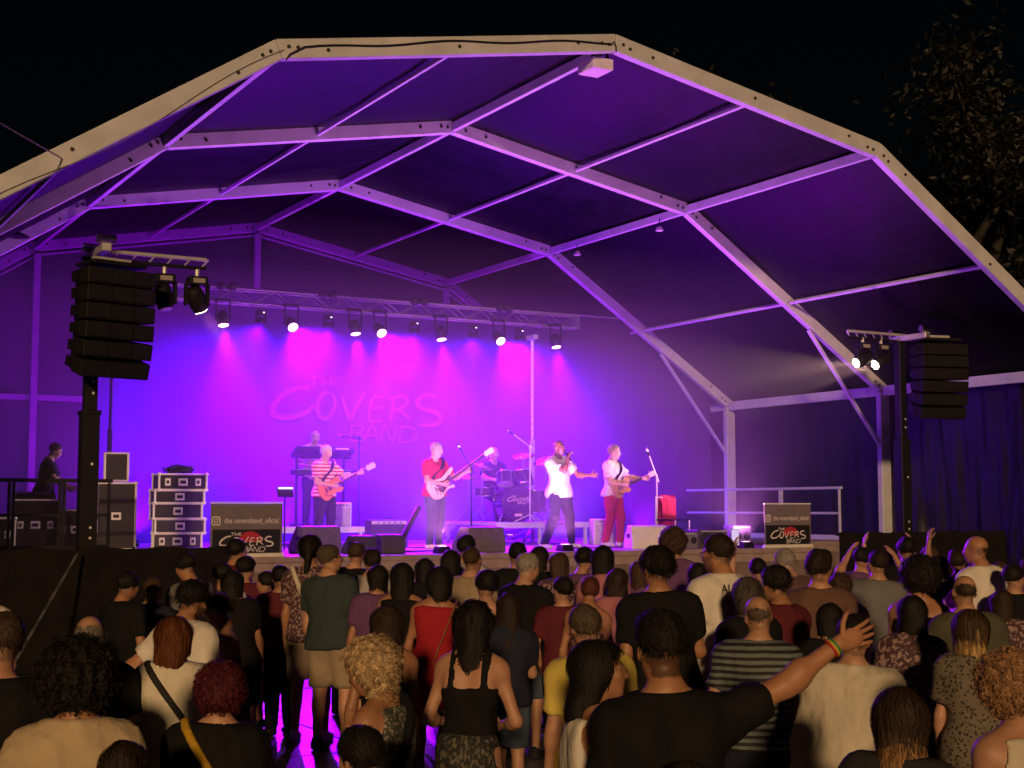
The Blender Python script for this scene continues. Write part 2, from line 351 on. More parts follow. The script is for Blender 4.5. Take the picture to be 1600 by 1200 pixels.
# ------------------------------------------------------------------ loudspeaker towers and line arrays
def spotlamp(name, loc, target, col, power, ang, blend=.6, rad=.05, parent=None, shape=None):
    l = bpy.data.lights.new(name, 'SPOT'); l.energy = power; l.color = col; l.spot_size = R(ang); l.spot_blend = blend; l.shadow_soft_size = rad
    o = bpy.data.objects.new(name, l); C.objects.link(o)
    loc = Vector(loc); o.location = loc; o.rotation_euler = (Vector(target)-loc).to_track_quat('-Z', 'Y').to_euler()
    if parent is not None: o.parent = parent; o.matrix_parent_inverse = Matrix.Translation(parent.location).inverted() if parent.rotation_euler.z == 0 else parent.matrix_world.inverted()
    return o
def cabinet_mesh(wd, dp, h):
    m = MB(); pl = [(-wd*.5, -dp*.5), (wd*.5, -dp*.5), (wd*.5, -dp*.1), (wd*.36, dp*.5), (-wd*.36, dp*.5), (-wd*.5, -dp*.1)]
    return m.prism(pl, h)
def line_array(x, y, ztop, rz, lab, n=6):
    e = empty('line_array', (x, y, ztop), rz, lab, 'loudspeaker', 'hanging line arrays')
    wd, dp, h = .92, .60, .213; p = Vector((0, 0, 0)); ang = 0.
    MB().box((0, 0, .07), (.72, .50, .05)).build('rigging_frame', M_BLACK, e, .005)
    MB().box((0, .0, .13), (.5, .08, .07)).build('lifting_bar', M_ALUD, e)
    for i in range(n):
        ang += R([0, 1, 2, 3, 5, 7, 8][i]); M = Matrix.Rotation(ang, 3, 'X')
        c = empty('cabinet', p, 0); c.parent = e; c.rotation_euler = (ang, 0, 0)
        cabinet_mesh(wd, dp, h-.012).build('enclosure', M_BLKP, c, .008, (0, 0, -h))
        MB().box((0, -dp/2-.008, -h/2), (wd-.05, .014, h-.04)).build('grille', M_GRILL, c, .004)
        for s in (-1, 1): MB().box((s*(wd/2+.008), 0, -h/2), (.016, .22, h*.6)).build('side_plate', M_BLACK, c)
        for s in (-1, 1): MB().box((s*wd*.17, -dp/2-.018, -h/2), (.015, .01, h-.03)).build('grille_bar', M_BLACK, c)
        p = p + M @ Vector((0, 0, -h))
    return e
def tower(x, y, ztop, lab, armx, glab):
    e = empty('speaker_tower', (x, y, 0), 0, lab, 'tower', 'lifting towers')
    MB().box((0, 0, 1.6), (.22, .22, 3.2)).build('outer_mast', M_BLACK, e, .01)
    MB().box((0, 0, (3.2+ztop)/2), (.16, .16, ztop-3.2)).build('inner_mast', M_BLACK, e, .008)
    MB().box((0, 0, 3.2), (.25, .25, .06)).build('mast_collar', M_BLACK, e, .01)
    for z in (1.62, 1.75, 2.55, 3.45, 3.6): MB().cyl((.02, -.112 if z < 3.2 else -.082, z), (.02, -.118 if z < 3.2 else -.088, z), .018, None, 8).build('pin_hole', M_WHITE, e)
    for k in range(4):
        a = math.pi/4 + k*math.pi/2; MB().bar((.1*math.cos(a), .1*math.sin(a), .12), (.5*math.cos(a), .5*math.sin(a), .08), .08, .08).build('outrigger', M_BLACK, e)
        MB().cyl((.5*math.cos(a), .5*math.sin(a), .0), (.5*math.cos(a), .5*math.sin(a), .12), .06, .03).build('foot', M_BLACK, e)
    MB().box((0, -.25, ztop+.05), (.12, .9, .10)).build('top_arm', M_ALUD, e, .01)
    for yy in (-.65, .1): MB().cyl((-.12, yy, ztop+.16), (.12, yy, ztop+.16), .06, None, 12).build('pulley', M_CHROME, e)
    MB().cyl((-.15 if armx > 0 else .15, 0, ztop+.0), (armx, 0, ztop+.0), .028, None, 10).build('side_pipe', M_BLACK, e)
    MB().cyl((-.15 if armx > 0 else .15, 0, ztop+.12), (armx, 0, ztop+.12), .028, None, 10).build('side_pipe', M_ALUD, e)
    for t in np.linspace(.15, .95, 6): MB().cyl((armx*t, 0, ztop), (armx*(t+.07), 0, ztop+.12), .01, None, 6).build('lattice', M_ALUD, e)
    return e
tower(-6.68, 2.1, 5.18, 'black lifting mast holding the speaker array over the dark fence', 1.48, 0)
tower(7.92, 2.6, 5.02, 'black lifting mast holding the speaker array before the side curtain', -1.25, 0)
line_array(-6.58, 1.55, 4.95, R(14), 'curved stack of black speaker cabinets hanging above the flight cases', 6)
line_array(8.28, 2.05, 4.93, R(-14), 'curved stack of black speaker cabinets hanging beside the wrinkled curtain', 6)
M_LENSP = mat('lens_magenta_lit', (.9,.3,.9), .2, emit=(1., .35, 1.), estr=14)
M_LENSW = mat('lens_warm_lit', (1,.9,.7), .2, emit=(1., .82, .55), estr=30)
M_LENSOFF = mat('lens_unlit', (.6,.55,.6), .12, .0)
def moving_head(loc, lab, aim, lit, rz=0):
    e = empty('moving_head_light', loc, rz, lab, 'stage light', 'moving head lights on the tower arms')
    MB().box((0, 0, -.06), (.26, .20, .12)).build('base', M_BLKP, e, .015)
    MB().box((0, -.105, -.06), (.16, .006, .06)).build('display', mat('grey_panel', (.35,.32,.28), .4), e)
    for s in (-1, 1): MB().box((s*.145, 0, -.24), (.035, .12, .30)).build('yoke', M_BLKP, e, .01)
    d = Vector(aim).normalized(); M = d.to_track_quat('Z', 'Y').to_matrix()
    h = MB().lathe([(0, -.17), (.09, -.17), (.115, -.10), (.12, .06), (.10, .16), (.085, .17), (.085, .15)], (0, 0, -.30), 16, M).build('head', M_BLKP, e)
    MB().lathe([(0, .182), (.086, .172)], (0, 0, -.30), 16, M).build('lens', M_LENSW if lit else M_LENSOFF, e)
    MB().cyl((0, 0, 0), (0, 0, .1), .03).build('clamp', M_ALUD, e)
    return e
moving_head((-5.76, 2.1, 5.06), 'unlit black moving head light nearer the hanging speakers', (.15, -.2, -1), False)
lm = moving_head((-5.32, 2.1, 5.06), 'lit moving head light at the pipe end by the truss', (.55, .35, -1), True)
spotlamp('tower_beam', (-5.20, 2.18, 4.56), (-1.2, 5.0, 2.2), (1, .30, .42), 1100, 44, .8, .05)
rm = [moving_head((7.02, 2.6, 4.94), 'lit moving head light at the pipe end, beaming across the stage', (-.8, .05, -.33), True),
      moving_head((7.46, 2.6, 4.94), 'lit moving head light next to the mast, beaming across the stage', (-.7, .0, -.36), True)]
for e, t in zip(rm, ((0., 5.4, 4.1), (1.0, 5.0, 3.2))):
    p = Vector(e.location)+Vector((-.18, 0, -.37)); spotlamp('tower_beam', p, t, (1, .66, .42), 3200, 30, .8, .05)

# ------------------------------------------------------------------ lighting truss across the stage
TZ, TY = 5.75, 8.0
tr = empty('lighting_truss', (0, TY, TZ), 0, 'silver lattice truss carrying the row of magenta stage lights', 'truss')
x0, x1 = -4.3, 4.35
M_TRUSS = mat('truss_aluminium', (.17,.17,.18), .4, .3, noise=.2, nscale=9)
for dy, dz in ((-.12, -.11), (.12, -.11), (-.12, .14), (.12, .14)): MB().cyl((x0, dy, dz), (x1, dy, dz), .021, None, 10).build('chord', M_TRUSS, tr)
k = 0
for x in np.arange(x0, x1-.2, .36):
    for dy in (-.12, .12):
        a, b = (-.11, .14) if k % 2 else (.14, -.11)
        MB().cyl((x, dy, a), (x+.36, dy, b), .009, None, 6).build('diagonal', M_TRUSS, tr)
    MB().cyl((x, -.12, -.11), (x+.36, .12, -.11), .009, None, 6).build('diagonal', M_TRUSS, tr); k += 1
for x in (x0, x1): MB().box((x, 0, .015), (.02, .28, .30)).build('end_plate', M_TRUSS, tr)
def lift(x, y, lab, M_WHITE=M_WHITE, M_ALUD=M_ALUD):
    e = empty('truss_lift', (x, y, DZ), 0, lab, 'lift', 'truss lifts')
    MB().box((0, 0, 1.0), (.075, .075, 2.0)).build('mast', M_ALUD, e, .006); MB().box((0, 0, 2.9), (.045, .045, 2.2)).build('inner_mast', M_WHITE, e, .006)
    for z in np.arange(1.2, 3.9, .14): MB().cyl((-.002, -.0375 if z < 2 else -.0225, z), (-.002, -.041 if z < 2 else -.026, z), .010, None, 6).build('perforation', M_BLACK, e)
    for a in (0.8, 2.4, 3.9, 5.5): MB().bar((0, 0, .25), (.6*math.cos(a), .6*math.sin(a), .02), .05, .05).build('outrigger', M_ALUD, e)
    MB().box((0, 0, 4.05), (.1, .3, .08)).build('fork', M_ALUD, e)
lift(3.32, 8.0, 'perforated pale lift mast rising behind the drum kit to the truss')
lift(-4.9, 8.35, 'lift mast holding the truss end behind the flight cases', M_BLACK, M_BLACK)
PARS = [-3.14, -1.87, -.63, -.13, 1.14, 2.40, 3.70]
MAG = (.29, .0, 1.0)
for i, x in enumerate(PARS):
    nm = ['leftmost', 'second', 'third', 'fourth', 'fifth', 'sixth', 'rightmost'][i]
    e = empty('par_light', (x, TY-.28, TZ-.16), 0, f'glowing magenta stage light, {nm} along the truss' + (' from the speaker side' if 0 < i < 6 else ''), 'stage light', 'magenta lights under the truss')
    aim = Vector((.02*(3-i)/3, -1.25 if i in (1, 3, 5) else -.30, -1)).normalized(); M = aim.to_track_quat('Z', 'Y').to_matrix(); c = Vector((0, 0, -.30))
    MB().lathe([(0, -.16), (.07, -.15), (.10, -.05), (.105, .12), (.098, .12), (.09, .10)], c, 16, M).build('housing', M_BLKP, e)
    MB().lathe([(0, .112), (.088, .108)], c, 16, M).build('lens', M_LENSP, e)
    for s in (-1, 1): MB().bar((s*.125, 0, .02), (s*.125, 0, -.32), .02, .035).build('yoke_arm', M_BLACK, e)
    MB().box((0, .05, .05), (.28, .08, .05)).build('clamp', M_BLACK, e)
    spotlamp('par_beam', Vector(e.location)+c+aim*.16, Vector(e.location)+c+aim*5 + Vector((0, -.2, 0)), MAG, 4800 if i in (0, 2, 4, 6) else 7000, 56 if i in (0, 2, 4, 6) else 70, .7, .07)
for i, x in enumerate((-3.06, -1.14, .72, 2.57)):
    e = empty('blinder_light', (x, TY-.2, TZ+.02), 0, 'unlit twin-lens blinder, ' + ['above the leftmost magenta light', 'above the gap beside the third magenta light', 'above the gap before the fifth magenta light', 'above the sixth magenta light'][i], 'stage light', 'twin blinders on the truss')
    for s in (-1, 1):
        MB().lathe([(0, .10), (.06, .09), (.088, .0), (.08, -.01)], (s*.10, 0, .12), 14, Matrix.Rotation(R(-80), 3, 'X').inverted() @ Matrix.Identity(3)).build('bowl', M_BLKP, e)
        MB().lathe([(0, -.012), (.082, -.006)], (s*.10, -.012, .12), 14, Matrix.Rotation(R(80), 3, 'X')).build('lens', mat('blinder_lens_glow', (.75,.6,.75), .25, emit=(1, .35, .8), estr=.5), e)  # weak emission stands in for pink light reflected in the unlit lens
    MB().box((0, .06, .12), (.30, .04, .05)).build('bracket', M_BLACK, e)
for i, x in enumerate((-2.29, -.98, .79, 2.07, 3.12)):
    e = empty('wash_light', (x, TY+.16, TZ-.18), 0, 'small black wash fixture below the truss, ' + ['first', 'second', 'middle', 'fourth', 'last'][i] + ' of five', 'stage light', 'small wash fixtures on the truss')
    MB().box((0, 0, -.05), (.16, .14, .10)).build('base', M_BLKP, e, .01)
    for s in (-1, 1): MB().box((s*.09, 0, -.16), (.02, .06, .16)).build('yoke', M_BLKP, e)
    MB().lathe([(0, .0), (.07, .0), (.075, -.09), (.06, -.10), (.0, -.095)], (0, 0, -.14), 12).build('head', M_BLKP, e)
    MB().box((.03, -.075, -.05), (.03, .006, .02)).build('status_lamp', mat('status_lamp', (.6,.6,1), .3, emit=(.6,.5,1), estr=4), e)
    spotlamp('wash_beam', (x, TY+.16, TZ-.46), (x*1.25+.2, 10.3, 2.9), (.10, 0., 1.0), 7000, 120, 1., .06)
# added low uplights, not known fixtures: they light the frame, gable wall and band
for i, (x, y) in enumerate(((-4.2, 9.4), (-1.4, 9.6), (3.6, 9.4), (4.9, 6.4), (.55, 2.3), (-1.55, 2.3), (4.05, 2.3), (-2.5, 12.0), (3.2, 12.0), (-7.6, 11.6))):
    zf = DZ if y < 10.2 else .0
    e = empty('added_floor_light', (x, y, zf), 0, 'low black floor uplight ' + ['behind the flight cases', 'behind the keyboard platform', 'behind the lift mast', 'near the stage wing rail', 'at the stage lip below the singer', 'at the stage lip before the bassist', 'at the stage lip by the dark speaker box', 'behind the backdrop near the ridge post', 'behind the backdrop near the far knee post', 'on the ground behind the technician'][i], 'stage light', 'floor uplights on the deck')
    MB().box((0, 0, .05), (.22, .22, .10), None, (.8, .8)).build('housing', M_BLKP, e, .01); MB().lathe([(0, .106), (.07, .104)], n=14).build('lens', M_LENSP, e)
    spotlamp('added_up_beam', (x, y, zf+.16), (x, y-1.2 if 3 < y < 10.2 else y+1.6, zf+5), (.42, 0, 1.) if y > 3 else (.80, .24, .72), 1100 if 3 < y < 10.5 else 1150 if y < 3 else 1500 if x > -5 else 600, 140, 1., .08)
# ------------------------------------------------------------------ people: bodies grown as one smooth surface from joints, clothes and hair as their own shells
f32 = np.float32
def A3(*v): return np.array(v, f32)
def unit(v): v = np.asarray(v, float); return v/np.linalg.norm(v)
def rotm(rx=0, ry=0, rz=0): return np.array(Euler((R(rx), R(ry), R(rz))).to_matrix(), float)
def ev(prims, P):
    d = None; use = prims
    if len(P) > 400 and len(prims) > 6:
        lo, hi = P.min(0), P.max(0)
        if (hi-lo).max() < .9:
            use = []
            for pr in prims:
                if pr[0] == 'c': r = max(pr[3], pr[4]); a, b = np.minimum(pr[1], pr[2])-r, np.maximum(pr[1], pr[2])+r
                else: r = max(pr[2]); a, b = np.asarray(pr[1])-r, np.asarray(pr[1])+r
                g = np.maximum(np.maximum(a-hi, lo-b), 0)
                if g @ g < .0324: use.append(pr)
            use = use or prims
    x, y, z = (np.ascontiguousarray(P[:, i]) for i in range(3))
    for pr in use:
        if pr[0] == 'c':
            _, a, b, ra, rb, k, sq = pr; a = [f32(v) for v in a]; B_ = [f32(b[i]-a[i]) for i in range(3)]; qx, qy, qz = x-a[0], y-a[1], z-a[2]
            t = qx*B_[0]; t += qy*B_[1]; t += qz*B_[2]; t *= f32(1/(B_[0]**2+B_[1]**2+B_[2]**2+1e-9)); np.clip(t, 0, 1, out=t)
            qx -= t*B_[0]; qy -= t*B_[1]; qz -= t*B_[2]
            if sq is not None:
                n = [f32(v) for v in sq[0]]; c = (qx*n[0]+qy*n[1]+qz*n[2])*f32(1/sq[1]-1); qx += c*n[0]; qy += c*n[1]; qz += c*n[2]
            qx *= qx; qy *= qy; qz *= qz; qx += qy; qx += qz; di = np.sqrt(qx); t *= f32(rb-ra); di -= t; di -= f32(ra)
        else:
            _, c, r, M, k = pr; qx, qy, qz = x-f32(c[0]), y-f32(c[1]), z-f32(c[2])
            if M is not None: m = np.asarray(M, f32); qx, qy, qz = qx*m[0, 0]+qy*m[1, 0]+qz*m[2, 0], qx*m[0, 1]+qy*m[1, 1]+qz*m[2, 1], qx*m[0, 2]+qy*m[1, 2]+qz*m[2, 2]
            i0, i1, i2 = f32(1/r[0]), f32(1/r[1]), f32(1/r[2]); qx *= i0; qy *= i1; qz *= i2
            k0 = np.sqrt(qx*qx+qy*qy+qz*qz); qx *= i0; qy *= i1; qz *= i2; k1 = np.sqrt(qx*qx+qy*qy+qz*qz); k1 += f32(1e-6); di = k0*(k0-1); di /= k1
        if d is None: d = di
        else:
            h = np.abs(d-di); np.subtract(f32(k), h, out=h); np.maximum(h, 0, out=h); h *= h; h *= f32(.25/k); np.minimum(d, di, out=d); d -= h
    return d
def bounds(prims, pad):
    lo = np.full(3, 9.); hi = -lo
    for pr in prims:
        if pr[0] == 'c': pts = [(pr[1], max(pr[3], 0)), (pr[2], max(pr[4], 0))]
        else: pts = [(pr[1], max(pr[2]))]
        for c, r in pts: lo = np.minimum(lo, np.asarray(c)-r); hi = np.maximum(hi, np.asarray(c)+r)
    return lo-pad, hi+pad
CORN = np.array([(i, j, k) for i in (0, 1) for j in (0, 1) for k in (0, 1)])
EDG = [(a, b) for a in range(8) for b in range(a+1, 8) if np.abs(CORN[a]-CORN[b]).sum() == 1]
def polygonise(f, lo, hi, h, B=6, margin=.05):
    nb = np.ceil((hi-lo)/(h*B)).astype(int) + 1; n = nb*B
    g = np.stack(np.meshgrid(*[np.arange(m) for m in nb], indexing='ij'), -1).reshape(-1, 3)
    dc = f((lo + (g*B + (B-1)/2)*h).astype(f32))
    D = np.repeat(np.repeat(np.repeat(np.sign(dc).reshape(nb), B, 0), B, 1), B, 2).astype(f32)
    act = g[np.abs(dc) < .87*B*h + margin]
    if not len(act): return None
    l = np.stack(np.meshgrid(*[np.arange(B)]*3, indexing='ij'), -1).reshape(-1, 3)
    act = act[np.lexsort((act[:, 0], act[:, 2]//3))]; CH = 40
    for c in range(0, len(act), CH):
        ii = (act[c:c+CH, None, :]*B + l[None]).reshape(-1, 3)
        D[ii[:, 0], ii[:, 1], ii[:, 2]] = f((lo + ii*h).astype(f32))
    S = D < 0
    cnt = sum(S[i:n[0]-1+i, j:n[1]-1+j, k:n[2]-1+k].astype(np.int8) for i, j, k in CORN)
    cells = np.argwhere((cnt > 0) & (cnt < 8))
    if not len(cells): return None
    vals = np.stack([D[cells[:, 0]+i, cells[:, 1]+j, cells[:, 2]+k] for i, j, k in CORN], 1)
    acc = np.zeros((len(cells), 3)); m = np.zeros(len(cells))
    for a, b in EDG:
        va, vb = vals[:, a], vals[:, b]; x = (va < 0) != (vb < 0); t = np.where(x, va/np.where(x, va-vb, 1), 0)
        acc += x[:, None]*(CORN[a] + t[:, None]*(CORN[b]-CORN[a])); m += x
    V = lo + (cells + acc/m[:, None])*h
    idx = np.full(cnt.shape, -1, np.int32); idx[tuple(cells.T)] = np.arange(len(cells)); Q = []
    for ax in range(3):
        o1, o2 = [(1, 2), (2, 0), (0, 1)][ax]
        s0 = [slice(1, -1)]*3; s0[ax] = slice(0, n[ax]-1); s1 = list(s0); s1[ax] = slice(1, n[ax])
        a, b = S[tuple(s0)], S[tuple(s1)]; e = np.argwhere(a != b)
        if not len(e): continue
        fl = a[tuple(e.T)]; p = e.copy(); p[:, [o1, o2]] += 1
        def at(d1, d2):
            q = p.copy(); q[:, o1] -= d1; q[:, o2] -= d2; return idx[q[:, 0], q[:, 1], q[:, 2]]
        q = np.stack([at(1, 1), at(0, 1), at(0, 0), at(1, 0)], 1); q[~fl] = q[~fl][:, ::-1]; Q.append(q)
    Q = np.concatenate(Q); Q = Q[(Q >= 0).all(1)]
    return V, Q
def folds(P, seed, amp, f=24.):
    r = np.random.default_rng(seed); s = 0
    for k in range(4):
        w = r.normal(0, 1, 3)*f*np.array([1, 1, .45])*(1+.5*k); s = s + np.sin(P @ w.astype(f32) + r.uniform(0, 6.28))/(1+.6*k)
    return (s*amp/2).astype(f32)

class Fig: pass
ARM = {'down': ((.20, -.02, -1), (.06, .28, -1)), 'hip': ((.80, -.30, -.75), (-.85, .25, -.55)), 'bent': ((.22, .12, -1), (-.30, .95, .10)),
       'up': ((.45, .25, .85), (-.15, .10, 1)), 'cross': ((.22, .25, -1), (-.9, .5, .1)), 'phone': ((.3, .55, -.7), (-.35, .45, .85)), 'pocket': ((.35, -.15, -1), (-.30, .35, -1)), 'clap': ((.35, .55, .35), (-.45, .35, .9))}
def skeleton(H=1.72, sex='m', g=1., lean=0, side=0, twist=0, head=(0, 0, 0), arms=('down', 'down'), sit=None, stance=.11, legs=None, shift=0):
    K = Fig(); s = H/1.75; K.s = s; K.H = H; K.sex = sex; K.g = g; F = sex == 'f'; K.F = F
    pz = .95*s if sit is None else sit
    Pv = np.array([0, shift, pz]); Rt = rotm(0, 0, twist) @ rotm(-lean, side, 0); K.Rt = Rt; K.P = Pv
    T = lambda x, y, z: Pv + Rt @ (np.array([x, y, z-.95])*s); K.T = T
    sw = .158 if F else .180
    K.S = {e: T(e*sw, -.005, 1.378) for e in (-1, 1)}
    K.Hc = T(0, .028, 1.635) ; K.N0 = T(0, -.02, 1.43); K.Rh = Rt @ rotm(0, 0, head[0]) @ rotm(head[1], head[2], 0)
    if abs(head[1]) > 1: K.Hc = K.N0 + (K.Hc-K.N0) + Rt @ np.array([0, -math.sin(R(head[1]))*.05, 0])
    K.E = {}; K.W = {}; K.fd = {}
    for e, ar in ((-1, arms[0]), (1, arms[1])):
        if not isinstance(ar, str) and ar[0] == 'ik':
            tg = Pv + rotm(0, 0, twist) @ ((np.array(ar[1]) - np.array([0, 0, .95]))*s); S_ = K.S[e]; v = tg-S_; D_ = min(np.linalg.norm(v), .525*s); v = unit(v); l1, l2 = .285*s, .245*s
            ca = (l1*l1 + D_*D_ - l2*l2)/(2*l1*D_); po = np.array(ar[2], float); po = unit(po - v*(po @ v)); el_ = S_ + v*l1*ca + po*l1*math.sqrt(max(0, 1-ca*ca)); ar = (el_-S_, S_+v*D_-el_)
        if isinstance(ar, str): u, f = ARM[ar]; u = np.array([u[0]*e, u[1], u[2]]); f = np.array([f[0]*e, f[1], f[2]]); u = Rt @ u; f = Rt @ f
        else: u, f = np.array(ar[0], float), np.array(ar[1], float)
        K.E[e] = K.S[e] + unit(u)*.285*s; K.W[e] = K.E[e] + unit(f)*.245*s; K.fd[e] = unit(f)
    K.hip = {e: Pv + (rotm(0, 0, twist) @ np.array([e*(.095 if F else .09), -.005, -.04]))*s for e in (-1, 1)}
    K.kn = {}; K.an = {}
    for e in (-1, 1):
        if legs and legs.get(e): K.kn[e], K.an[e] = [np.array(q)*s for q in legs[e]]
        else: K.kn[e] = np.array([e*(stance*.95)*s, .025*s, .50*s]); K.an[e] = np.array([e*stance*s, -.02*s, .085*s])
    return K
def torso_prims(K):
    s, g, T, F, Rt = K.s, K.g, K.T, K.F, K.Rt
    el = lambda c, r, k: ('e', T(*c), np.array(r)*s*np.array([g, g, 1]), Rt, k*s)
    L = [el((0, 0, .955), (.166 if F else .155, .118, .12), .05), el((0, .005, 1.10), (.120 if F else .138, .095, .15), .08), el((0, 0, 1.25), (.136 if F else .157, .110, .19), .08),
         ('c', T(-.118, -.012, 1.372), T(.118, -.012, 1.372), .062*s*g**.5, .062*s*g**.5, .06*s, None),
         ('c', T(0, -.03, 1.50), T(.13, -.02, 1.42), .048*s, .05*s, .04*s, None), ('c', T(0, -.03, 1.50), T(-.13, -.02, 1.42), .048*s, .05*s, .04*s, None)]
    for e in (-1, 1):
        L.append(('e', T(e*.075, -.065, .915), np.array((.09, .08, .10))*s*g, Rt, .04*s))
        L.append(('e', T(e*.08, -.075, 1.30), np.array((.07, .05, .12))*s*g, Rt, .05*s))
        if F: L.append(('e', T(e*.07, .095, 1.255), np.array((.066, .066, .07))*s*g**.5, Rt, .035*s))
        else: L.append(('e', T(e*.075, .07, 1.30), np.array((.085, .05, .07))*s, Rt, .04*s))
    if g > 1.12: L.append(el((0, .06, 1.07), (.13, .09, .14), .06))
    return L
def arm_prims(K, e, add=0., frac=None):
    s, g = K.s, K.g**.6*(.86 if K.F else 1); S, E, W = K.S[e], K.E[e], K.W[e]
    L = [('e', S, np.array((.066, .066, .072))*s*g + add, None, .05*s), ('c', S, E, .053*s*g+add, .040*s*g+add, .04*s, None)]
    if frac is None: L += [('c', E, W, .041*s*g+add, .027*s*g+add, .03*s, None), ('e', E + (W-E)*.25, np.array((.043, .043, .055))*s*g+add, None, .03*s)]
    return L
def hand_frame(K, e):
    d = K.fd[e]; hd = getattr(K, 'hd', {}).get(e)
    if hd is not None: return hd
    ref = np.array([-e, .25, 0.]); n = ref - d*(ref @ d)
    return d, n/np.linalg.norm(n)
def leg_prims(K, e, add=0., calf=True):
    s, g = K.s, K.g**.7; a, k, n = K.hip[e], K.kn[e], K.an[e]
    L = [('c', a, k, .088*s*g+add, .055*s*g+add, .05*s, None), ('e', a+(k-a)*.3+np.array([0, .01*s, 0]), np.array((.088, .09, .15))*s*g+add, None, .05*s)]
    if calf: L += [('c', k, n, .054*s*g+add, .036*s*g+add, .03*s, None), ('e', k+(n-k)*.3+np.array([0, -.022*s, 0]), np.array((.05, .052, .11))*s*g+add, None, .03*s)]
    return L
def head_prims(K):
    s, c, M = K.s, K.Hc, K.Rh; hs = s*(.97 if K.F else 1.0); K.hs = hs
    q = lambda x, y, z: c + M @ (np.array([x, y, z])*hs)
    e = lambda p, r, k: ('e', q(*p), np.array(r)*hs, M, k*hs)
    jw = .054 if K.F else .06
    L = [e((0, -.015, .03), (.077, .097, .088), .02), e((0, .028, -.045), (jw, .066, .074), .04), e((0, .066, -.098), (.022, .022, .02), .03),
         ('c', q(0, .09, .006), q(0, .112, -.026), .009*hs, .0135*hs, .016*hs, None), ('c', q(-.03, .082, .022), q(.03, .082, .022), .012*hs, .012*hs, .02*hs, None),
         ('c', q(-.04, .07, -.02), q(-.03, .075, -.03), .02*hs, .018*hs, .03*hs, None), ('c', q(.04, .07, -.02), q(.03, .075, -.03), .02*hs, .018*hs, .03*hs, None),
         ('c', q(-.016, .088, -.062), q(.016, .088, -.062), .010*hs, .010*hs, .012*hs, None),
         ('e', q(-.079, -.008, -.012), np.array((.011, .021, .033))*hs, M @ rotm(12, 0, -22), .012*hs), ('e', q(.079, -.008, -.012), np.array((.011, .021, .033))*hs, M @ rotm(12, 0, 22), .012*hs)]
    return L
def neck_prims(K):
    s = K.s; nr = .047 if K.F else .055
    return [('c', K.N0, K.Hc + K.Rh @ (np.array([0, -.022, -.045])*s), nr*s*1.08, nr*s*.96, .035*s, None)]
SKINM = mat('skin', (.5,.3,.2), .52, attr='col', noise=.10, nscale=30, bump=.08, bscale=120)
HAIRM = mat('hair_strands', (.02,.015,.01), .58, attr='col', noise=.4, nscale=70, bump=.35, bscale=150, spec=.22)
def finger_tubes(w, d, n, e, s, curl=.35, spread=.12, thumb=.7):
    """four fingers and a thumb, three joints each; d = hand direction, n = palm normal"""
    lat = np.cross(d, n)*e; V = []; F = []     # lat points to the thumb side
    if lat @ np.array([0, 0, 0]) > 0: pass
    def tube(path, rs):
        b = sum(len(v) for v in V); m = 6; pts = []
        for i, p in enumerate(path):
            t = unit(path[min(i+1, len(path)-1)] - path[max(i-1, 0)]); x = np.cross(t, lat); x = unit(x) if np.linalg.norm(x) > 1e-3 else n; y = np.cross(t, x)
            pts += [p + (x*math.cos(k*2*math.pi/m) + y*math.sin(k*2*math.pi/m))*rs[i] for k in range(m)]
        V.append(np.array(pts))
        for i in range(len(path)-1): F.extend([(b+i*m+k, b+i*m+(k+1) % m, b+(i+1)*m+(k+1) % m, b+(i+1)*m+k) for k in range(m)])
        L = b+(len(path)-1)*m; F.extend([(L, L+1, L+2, L+3), (L, L+3, L+4, L+5)])
    for i, ln in enumerate((.070, .079, .073, .056)):
        o = (1.5-i)*.0195*s; p = w + d*.082*s + lat*o; dr = unit(d + lat*(1.5-i)*spread); path = [p - dr*.02*s, p]; c = 0
        for sg in (.45, .31, .24):
            c += curl; dd = dr*math.cos(c) + n*math.sin(c); path.append(path[-1] + dd*ln*sg*s)
        tube(path, [.0095*s, .0092*s, .0085*s, .0078*s, .0055*s])
    p = w + d*.028*s + lat*.028*s; dr = unit(d*(1-thumb*.55) + lat*thumb + n*.25); path = [p - dr*.015*s, p, p+dr*.036*s]; path.append(path[-1] + unit(dr + d*.4)*.03*s); path.append(path[-1] + unit(dr*.6 + d*.6)*.024*s)
    tube(path, [.013*s, .0125*s, .0105*s, .0095*s, .006*s])
    return np.concatenate(V), np.array(F)
